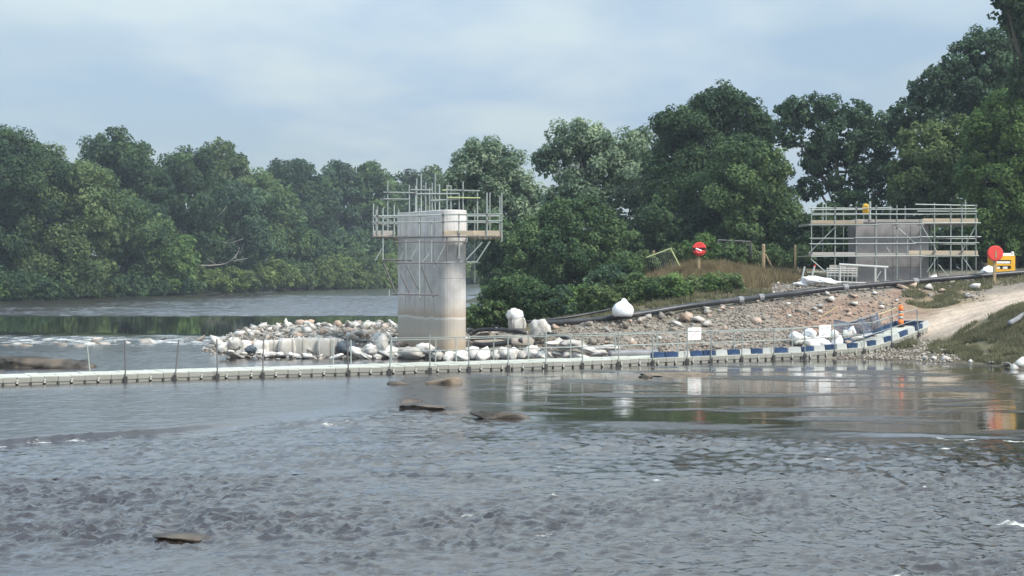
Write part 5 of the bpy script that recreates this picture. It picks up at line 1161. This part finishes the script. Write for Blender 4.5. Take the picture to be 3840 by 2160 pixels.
m2 = MB()
for k in range(1, 22):
    t_ = k / 22; a = P_[1] * (1 - t_) + P_[2] * t_; e = P_[0] * (1 - t_) + P_[3] * t_; m2.tube([a - og, e - og], .008, 3)
w_ = m2.build('wire_mesh', M['steel'], o); w_['kind'] = 'stuff'
o, P_, og = mesh_panel('upright mesh site-fence panel half hidden behind the green bush', [(2690, 960), (2692, 900), (2815, 906), (2820, 962)], 97, 'steel_dark')
m2 = MB()
for k in range(1, 26):
    t_ = k / 26; a = P_[1] * (1 - t_) + P_[2] * t_; e = P_[0] * (1 - t_) + P_[3] * t_; m2.tube([a - og, e - og], .008, 3)
w_ = m2.build('wire_mesh', M['steel_dark'], o); w_['kind'] = 'stuff'

# ------------------------------------------------------------------ pipes
def pipe(name, label, pts, rad, mat, collars=(), n=10, cat='pipe'):
    W = np.array([PT(a, b_, d) for a, b_, d in pts]); org = W[len(W) // 2].copy()
    o = empty(name, org); tag(o, label, cat)
    sp_ = smooth_path(W - org, 8); m2 = MB(); m2.tube(sp_, rad, n); m2.build('pipe_run', M[mat], o, True)
    for t_ in collars:
        i = int(t_ * (len(sp_) - 2)); dv = sp_[i + 1] - sp_[i]; dv /= np.linalg.norm(dv); m2 = MB(); m2.tube([sp_[i] - dv * .16, sp_[i] + dv * .16], rad * 1.22, n); m2.build('collar', M['pipe_grey'], o)
    return o
pipe('black_pipe', 'long black pipe along the causeway crest up to the yellow machine', [(2010, 1214, 77.0), (2150, 1206, 77.1), (2300, 1191, 77.4), (2450, 1169, 78.4), (2600, 1145, 79.4), (2800, 1121, 81.4), (3000, 1097, 83.4), (3150, 1079, 84.4), (3300, 1066, 85.4), (3450, 1053, 86.4), (3600, 1041, 87.3), (3840, 1022, 88.2), (4200, 1004, 89)], .16, 'pipe', (.42, .45, .60, .75))
pipe('grey_hose', 'thinner dark hose lying against the black pipe below the bushes', [(1970, 1207, 77.6), (2100, 1194, 78), (2200, 1178, 78.6), (2290, 1160, 79.5)], .07, 'pipe')
pipe('black_hose', 'black hose looping over the rubble beside the pier', [(1772, 1250, 74.6), (1800, 1238, 74.4), (1860, 1236, 74.2), (1920, 1240, 74), (1970, 1248, 73.6)], .10, 'pipe')
pipe('black_hose', 'second black hose sagging lower behind the walkway rail', [(1775, 1290, 73.4), (1810, 1294, 73.2), (1860, 1290, 73.1), (1920, 1282, 73), (1960, 1276, 72.9)], .13, 'pipe')
pipe('dark_hose', 'dark hose end curling beside the crumpled white bag', [(2055, 1250, 74.2), (2090, 1258, 73.8), (2125, 1268, 73.4), (2145, 1276, 73)], .09, 'pipe')
pipe('grey_pipe', 'fat grey pipe lying on the walkway before the barrier starts', [(2285, 1328, 69.0), (2350, 1324, 69.3), (2420, 1324, 69.8), (2462, 1322, 70.2)], .17, 'pipe_grey')
pipe('outfall_pipe', 'short grey pipe poking out of the grassy bank', [(3786, 1212, 71.2), (3815, 1196, 72.2), (3850, 1172, 73.4)], .13, 'pipe_grey')
for px, py, d, w, h, lb in ((1810, 1262, 74.8, 1.0, .45, 'slab of grey concrete under the looping black hose'), (1905, 1268, 74.2, .9, .5, 'grey concrete block behind the rail under the torn bag'), (1960, 1282, 73.2, 1.0, .4, 'grey slab behind the rail beside the crumpled bag'), (1840, 1285, 73.8, 1.2, .35, 'dark grey slab between the two black hoses')):
    V, Fh = stone_geo(rb, 14, .8); P_ = PT(px, py, d)
    o = ob('concrete_block', me_new('concrete_block', np.sign(V) * np.abs(V) ** .7, Fh, M['stone_grey']), None, Matrix.Translation(P_) @ Matrix.Rotation(rb.normal() * .2, 4, 'Z') @ Matrix.Diagonal((w * .8, .5, h * .8, 1))); tag(o, lb, 'concrete block')
# ------------------------------------------------------------------ floating walkway
WP = [(-420, 1463, None), (0, 1449, None), (700, 1426, None), (1450, 1404, None), (2200, 1379, None), (2700, 1359, None), (2900, 1350, None), (3020, 1345, 71.9), (3100, 1338, 72.5), (3250, 1325, 74), (3350, 1301, 75.5), (3440, 1265, 77), (3492, 1243, 78)]
W3 = np.array([PT(a, b_, c if c else F * CH / (b_ - HZ)) for a, b_, c in WP])
CUR = smooth_path(W3, 12)
seg = np.r_[0, np.cumsum(np.linalg.norm(np.diff(CUR, axis=0), axis=1))]
def along(s): return np.array([np.interp(s, seg, CUR[:, i]) for i in range(3)])
def tang(s): v = along(s + .2) - along(s - .2); return v / np.linalg.norm(v)
def s_at_px(px):
    pp = 1920 + CUR[:, 0] * F / CUR[:, 1]; return float(np.interp(px, pp, seg))
LEN = seg[-1]; NF = int(LEN / 0.5); ROWS = 4
walk = empty('floating_walkway', tuple(along(LEN / 2))); tag(walk, 'long floating walkway of grey plastic cubes with railing posts crossing the river', 'walkway'); OW = np.array(walk.location)
# one float: a notched block (narrow skirt, overhanging head) with a pale deck plate on top
mb = MB()
mb.box((0, 0, 0.02), (0.405, 0.42, 0.20)); mb.box((0, 0, 0.205), (0.482, 0.482, 0.17))
FB = me_new('float_cube', mb.v, mb.f, M['float'])
mb = MB(); mb.box((0, 0, 0.308), (0.488, 0.492, 0.036)); FD = me_new('deck_plate', mb.v, mb.f, M['deck'])
mb = MB(); mb.box((0, 0, 0.0), (0.07, 0.05, 0.11)); mb.tube([(0, 0, .05), (0, 0, .10)], [.05, .03], 8); LG = me_new('connector_lug', mb.v, mb.f, M['lug'])
mb = MB(); mb.box((0, 0, 0.0), (0.06, 0.04, 0.16)); LG2 = me_new('joint_pin', mb.v, mb.f, M['lug_dark'])
restV, restF, restDV, restDF = [], [], [], []
def frame_at(s, off):
    p = along(s); t_ = tang(s); nrm_ = np.array([-t_[1], t_[0], 0]); nrm_ /= np.linalg.norm(nrm_)
    x_ = t_; y_ = nrm_; z_ = np.cross(x_, y_)
    c = p + nrm_ * off
    m_ = Matrix(((x_[0], y_[0], z_[0], c[0] - OW[0]), (x_[1], y_[1], z_[1], c[1] - OW[1]), (x_[2], y_[2], z_[2], c[2] - OW[2]), (0, 0, 0, 1)))
    return m_
cnt = 0
mbr, mbd = MB(), MB()
for row_ in range(ROWS):
    for i in range(NF):
        s = 0.25 + i * 0.5; m_ = frame_at(s, 0.25 + row_ * 0.5)
        m_ = m_ @ Matrix.Rotation(rng.normal() * 0.012, 4, 'Y') @ Matrix.Translation((0, 0, rng.normal() * 0.006))
        if cnt < 290:
            o = ob('float_cube', FB, walk, m_); ob('deck_plate', FD, o); cnt += 1
        else:
            A = np.array(m_)
            for src, dst in ((FB, mbr), (FD, mbd)):
                V = np.array([v.co for v in src.vertices]); V = V @ A[:3, :3].T + A[:3, 3]; dst.add(V, [tuple(p.vertices) for p in src.polygons])
mbr.build('float_cubes_behind', M['float'], walk)['kind'] = 'stuff'; mbd.build('deck_plates_behind', M['deck'], walk)['kind'] = 'stuff'
for i in range(1, NF):
    m_ = frame_at(i * 0.5, -0.012)
    ob('connector_lug' if i % 2 else 'joint_pin', LG if i % 2 else LG2, walk, m_ @ Matrix.Translation((0, 0, 0.13 if i % 2 else 0.05)))
# railing posts and rails
def wpt(px, h, off=0.05):
    s = s_at_px(px); m_ = frame_at(s, off); return np.array(m_ @ Vector((0, 0, 0.32 + h))) + OW
front = [470, 655, 815, 985, 1307, 1460, 1612, 1758, 1905, 2046, 2183, 2318, 2447, 2576, 2665, 2780, 2900, 3018, 3130, 3240, 3345, 3445]
lean = {655: .12, 470: -.02, 1307: -.06, 1460: .05, 1612: -.02}
for px in front:
    ht = 1.30 if px < 2400 else 1.12
    a = wpt(px, -.34, -.03); b_ = wpt(px, ht, -.03); b_[0] += lean.get(px, rng.normal() * .015) * ht
    tube_obj('railing_post', a, b_, .028, 'steel_dark' if px < 1400 else 'steel', walk, OW)
    box_obj('post_clamp', wpt(px, -.2, -.05), (.13, .1, .22), 'lug_dark', walk, OW)
back = [372, 1300, 1370, 1530, 1700, 1780, 1925, 2060, 2225, 2400, 2560, 2640, 2860, 3075, 3190, 3300, 3400, 3480]
for px in back:
    a = wpt(px, -.05, 2.03); b_ = wpt(px, 1.05, 2.03); b_[0] += (-.12 if px == 372 else 0)
    tube_obj('railing_post', a, b_, .03, 'steel', walk, OW)
def rail(p0, p1, h, off, mat='steel', st=None):
    xs = np.linspace(p0, p1, max(2, int((p1 - p0) / 150)))
    for i in range(len(xs) - 1): tube_obj('railing_rail', wpt(xs[i], h, off) + np.array([0, 0, rng.normal() * .01]), wpt(xs[i + 1], h, off), .020, mat, walk, OW)
rail(1452, 3445, 1.18, -.03); rail(1452, 3445, .62, -.03); rail(1452, 3480, 1.0, 2.03); rail(1600, 3480, .5, 2.03)
# blue and white barrier blocks standing on the deck edge
def barrier_me(L_, mat):
    mb = MB(); mb.box((0, 0, .13), (L_, .17, .22), taper=.92); mb.box((0, 0, .012), (L_ * .96, .22, .024)); mb.box((0, 0, .25), (L_ * .5, .06, .02))
    return me_new('barrier_block', mb.v, mb.f, M[mat])
BB = {k: barrier_me(.70, k) for k in ('blue', 'white_plastic')}
s0, s1 = s_at_px(2450), s_at_px(3485); k = 0; nb = {}; s = s0 + .36
seq = ['blue', 'blue', 'white_plastic', 'blue', 'blue', 'white_plastic']
while s < s1:
    mt = seq[k] if k < 6 else ('blue' if k % 2 == 0 else 'white_plastic')
    m_ = frame_at(s, .18); m_.translation = m_.translation + Vector(OW)
    o = ob('barrier_block', BB[mt], None, m_ @ Matrix.Translation((0, 0, .328)))
    nb[mt] = nb.get(mt, 0) + 1; tag(o, ordw(nb[mt]) + (' blue' if mt == 'blue' else ' white') + ' barrier block along the walkway front edge, counted from the grey pipe', 'barrier', 'barrier blocks on the walkway'); s += .735; k += 1
s = s_at_px(3230); k = 0
while s < s1:
    m_ = frame_at(s, 1.85); m_.translation = m_.translation + Vector(OW)
    o = ob('barrier_block', BB['blue'], None, m_ @ Matrix.Translation((0, 0, .328))); k += 1; tag(o, ordw(k) + ' blue barrier block along the bank edge of the walkway, towards the landing', 'barrier', 'barrier blocks on the bank side'); s += .735
for i in range(3):
    m_ = frame_at(LEN - .12, .5 + i * .55); m_.translation = m_.translation + Vector(OW)
    o = ob('barrier_block', BB['blue'], None, m_ @ Matrix.Translation((0, 0, .328)) @ Matrix.Rotation(math.pi / 2, 4, 'Z') @ Matrix.Diagonal((.75, 1, 1, 1))); tag(o, ordw(i + 1) + ' blue barrier block closing the landing end, from the water side', 'barrier', 'barrier blocks at the landing end')
# signs tied to the railing
def sign(label, px, h, off, w, hh, prints, tilt=0.0):
    c = wpt(px, h, off); t_ = tang(s_at_px(px)); ang = math.atan2(t_[1], t_[0])
    o = empty('notice_sheet', c); o.rotation_euler = (0, tilt, ang); tag(o, label, 'sign')
    nx_, nz_ = 9, 6; V, Fq = [], []
    for yy in (0, .012):
        for j in range(nz_):
            for i in range(nx_): V.append(((i / (nx_ - 1) - .5) * w, yy + .03 * math.sin(i * 1.1 + j * .6), (j / (nz_ - 1) - .5) * hh))
    g_ = np.arange(nx_ * nz_).reshape(nz_, nx_); q1 = np.stack([g_[:-1, :-1], g_[:-1, 1:], g_[1:, 1:], g_[1:, :-1]], -1).reshape(-1, 4)
    Fq = np.concatenate([q1, (q1 + nx_ * nz_)[:, ::-1]]); ob('sheet', me_new('sheet', V, Fq, M['white'], True), o)
    for (x0, z0, x1, z1_, tk, mt) in prints:
        m2 = MB(); m2.tube([(x0 * w, -.045, z0 * hh), (x1 * w, -.045, z1_ * hh)], tk, 4); m2.build('printed_line', M[mt], o)
sign('white notice sheet with faint red slanted marks on the walkway railing', 2703, .95, 2.0, .78, .60, [(-.32, -.28, .05, .12, .012, 'print'), (-.05, .0, .30, .34, .012, 'print'), (-.1, -.3, .32, .02, .01, 'print'), (-.35, .2, -.1, .36, .01, 'grey_print')])
sign('plain whitish notice sheet on the railing in front of the white sacks', 3092, .95, -.08, .74, .62, [(-.3, .28, .3, .28, .008, 'grey_print'), (-.2, .05, .25, .1, .006, 'grey_print'), (-.3, -.25, .3, -.25, .008, 'grey_print')])
# orange bollard
c = PT(3378, 1222, 78.6); c[2] = terr1(c[0], c[1]) if False else c[2]
o = empty('traffic_bollard', c); tag(o, 'orange traffic bollard with grey bands at the walkway landing', 'bollard')
for z0, z1_, r0, r1, mt, nm in ((0, .06, .22, .21, 'black', 'base'), (.06, .34, .15, .14, 'orange', 'lower_body'), (.34, .52, .135, .13, 'steel', 'reflective_band'), (.52, .66, .13, .13, 'orange', 'mid_body'), (.66, .80, .128, .125, 'steel', 'reflective_band'), (.80, 1.06, .13, .12, 'orange', 'upper_body'), (1.06, 1.12, .08, .06, 'orange', 'handle')):
    m2 = MB(); m2.tube([(0, 0, z0), (0, 0, z1_)], [r0, r1], 16); m2.build(nm, M[mt], o, True)
# pale rope from the bollard to the netting, blue net
a = PT(3362, 1152, 78.4); b_ = PT(3275, 1182, 77.4); o = empty('rope', a); tag(o, 'pale rope strung from the orange bollard down to the blue net', 'rope'); m2 = MB(); m2.tube(smooth_path([(0, 0, 0), (b_ - a) * .5 - np.array([0, 0, .06]), b_ - a], 5), .03, 6); m2.build('strand', M['rope'], o)
a = PT(3075, 1192, 79.5); b_ = PT(3142, 1150, 80.5); o = empty('timber_pole', a); tag(o, 'thin timber pole lying on the reddish soil slope', 'pole'); m2 = MB(); m2.tube([(0, 0, 0.02), tuple(b_ - a)], .045, 6); m2.build('shaft', M['post'], o)
net_o = empty('debris_net', PT(3210, 1250, 76.2)); tag(net_o, 'dark blue debris net hung in folds behind the walkway barrier', 'net'); on = np.array(net_o.location)
c00, c10, c11, c01 = PT(3130, 1252, 75.8), PT(3310, 1250, 76.6), PT(3290, 1176, 77.2), PT(3128, 1204, 76.8)
nu, nv = 46, 20; G = np.empty((nv, nu, 3))
for j in range(nv):
    for i in range(nu):
        u_, v_ = i / (nu - 1), j / (nv - 1); p = (c00 * (1 - u_) + c10 * u_) * (1 - v_) + (c01 * (1 - u_) + c11 * u_) * v_
        p = p + np.array([0, .25 * math.sin(u_ * 17 + 2 * v_) * (1 - .4 * v_), -.22 * math.sin(math.pi * u_) * v_ + .08 * float(pn(u_ * 6, v_ * 3, 5))]); G[j, i] = p - on
m2 = MB()
for j in range(nv): m2.tube(G[j], .010, 3, False)
for i in range(nu): m2.tube(G[:, i], .010, 3, False)
m2.build('netting', M['net'], net_o)['kind'] = 'stuff'
m2 = MB(); m2.tube(G[-1], .035, 6); m2.build('top_rope', M['net'], net_o)
for px, d, pt_, pb_ in ((3290, 77.2, 1172, 1252), (3440, 78.8, 1165, 1240)):
    a = PT(px, pb_, d); b_ = PT(px, pt_, d); o = empty('steel_stake', a); tag(o, 'dark steel stake holding the blue net' if px < 3300 else 'dark steel stake behind the landing by the path', 'stake'); tube_obj('shaft', a, b_, .03, 'steel_dark', o, a)
# depth pole in the river beyond
a = PT(1459, 1118, 205); o = empty('depth_pole', (a[0], a[1], -.3)); tag(o, 'thin grey pole standing in the open water beyond the pier', 'pole'); tube_obj('shaft', (a[0], a[1], -.3), PT(1459, 1087, 205), .11, 'steel', o, (a[0], a[1], -.3))
# ------------------------------------------------------------------ thin river haze
m_, nt, b, o_ = mat_new('river_haze'); nt.nodes.remove(b)
pv = nt.nodes.new('ShaderNodeVolumePrincipled'); pv.inputs['Color'].default_value = (0.80, 0.90, 1.0, 1); pv.inputs['Density'].default_value = 0.00038; pv.inputs['Anisotropy'].default_value = 0.2
nt.links.new(pv.outputs[0], o_.inputs['Volume'])
mb = MB(); mb.box((0, 2350, 17.5), (7000, 5400, 42)); h_ = mb.build('haze', m_); tag(h_, 'faint blue haze lying over the river', 'haze', kind='stuff')
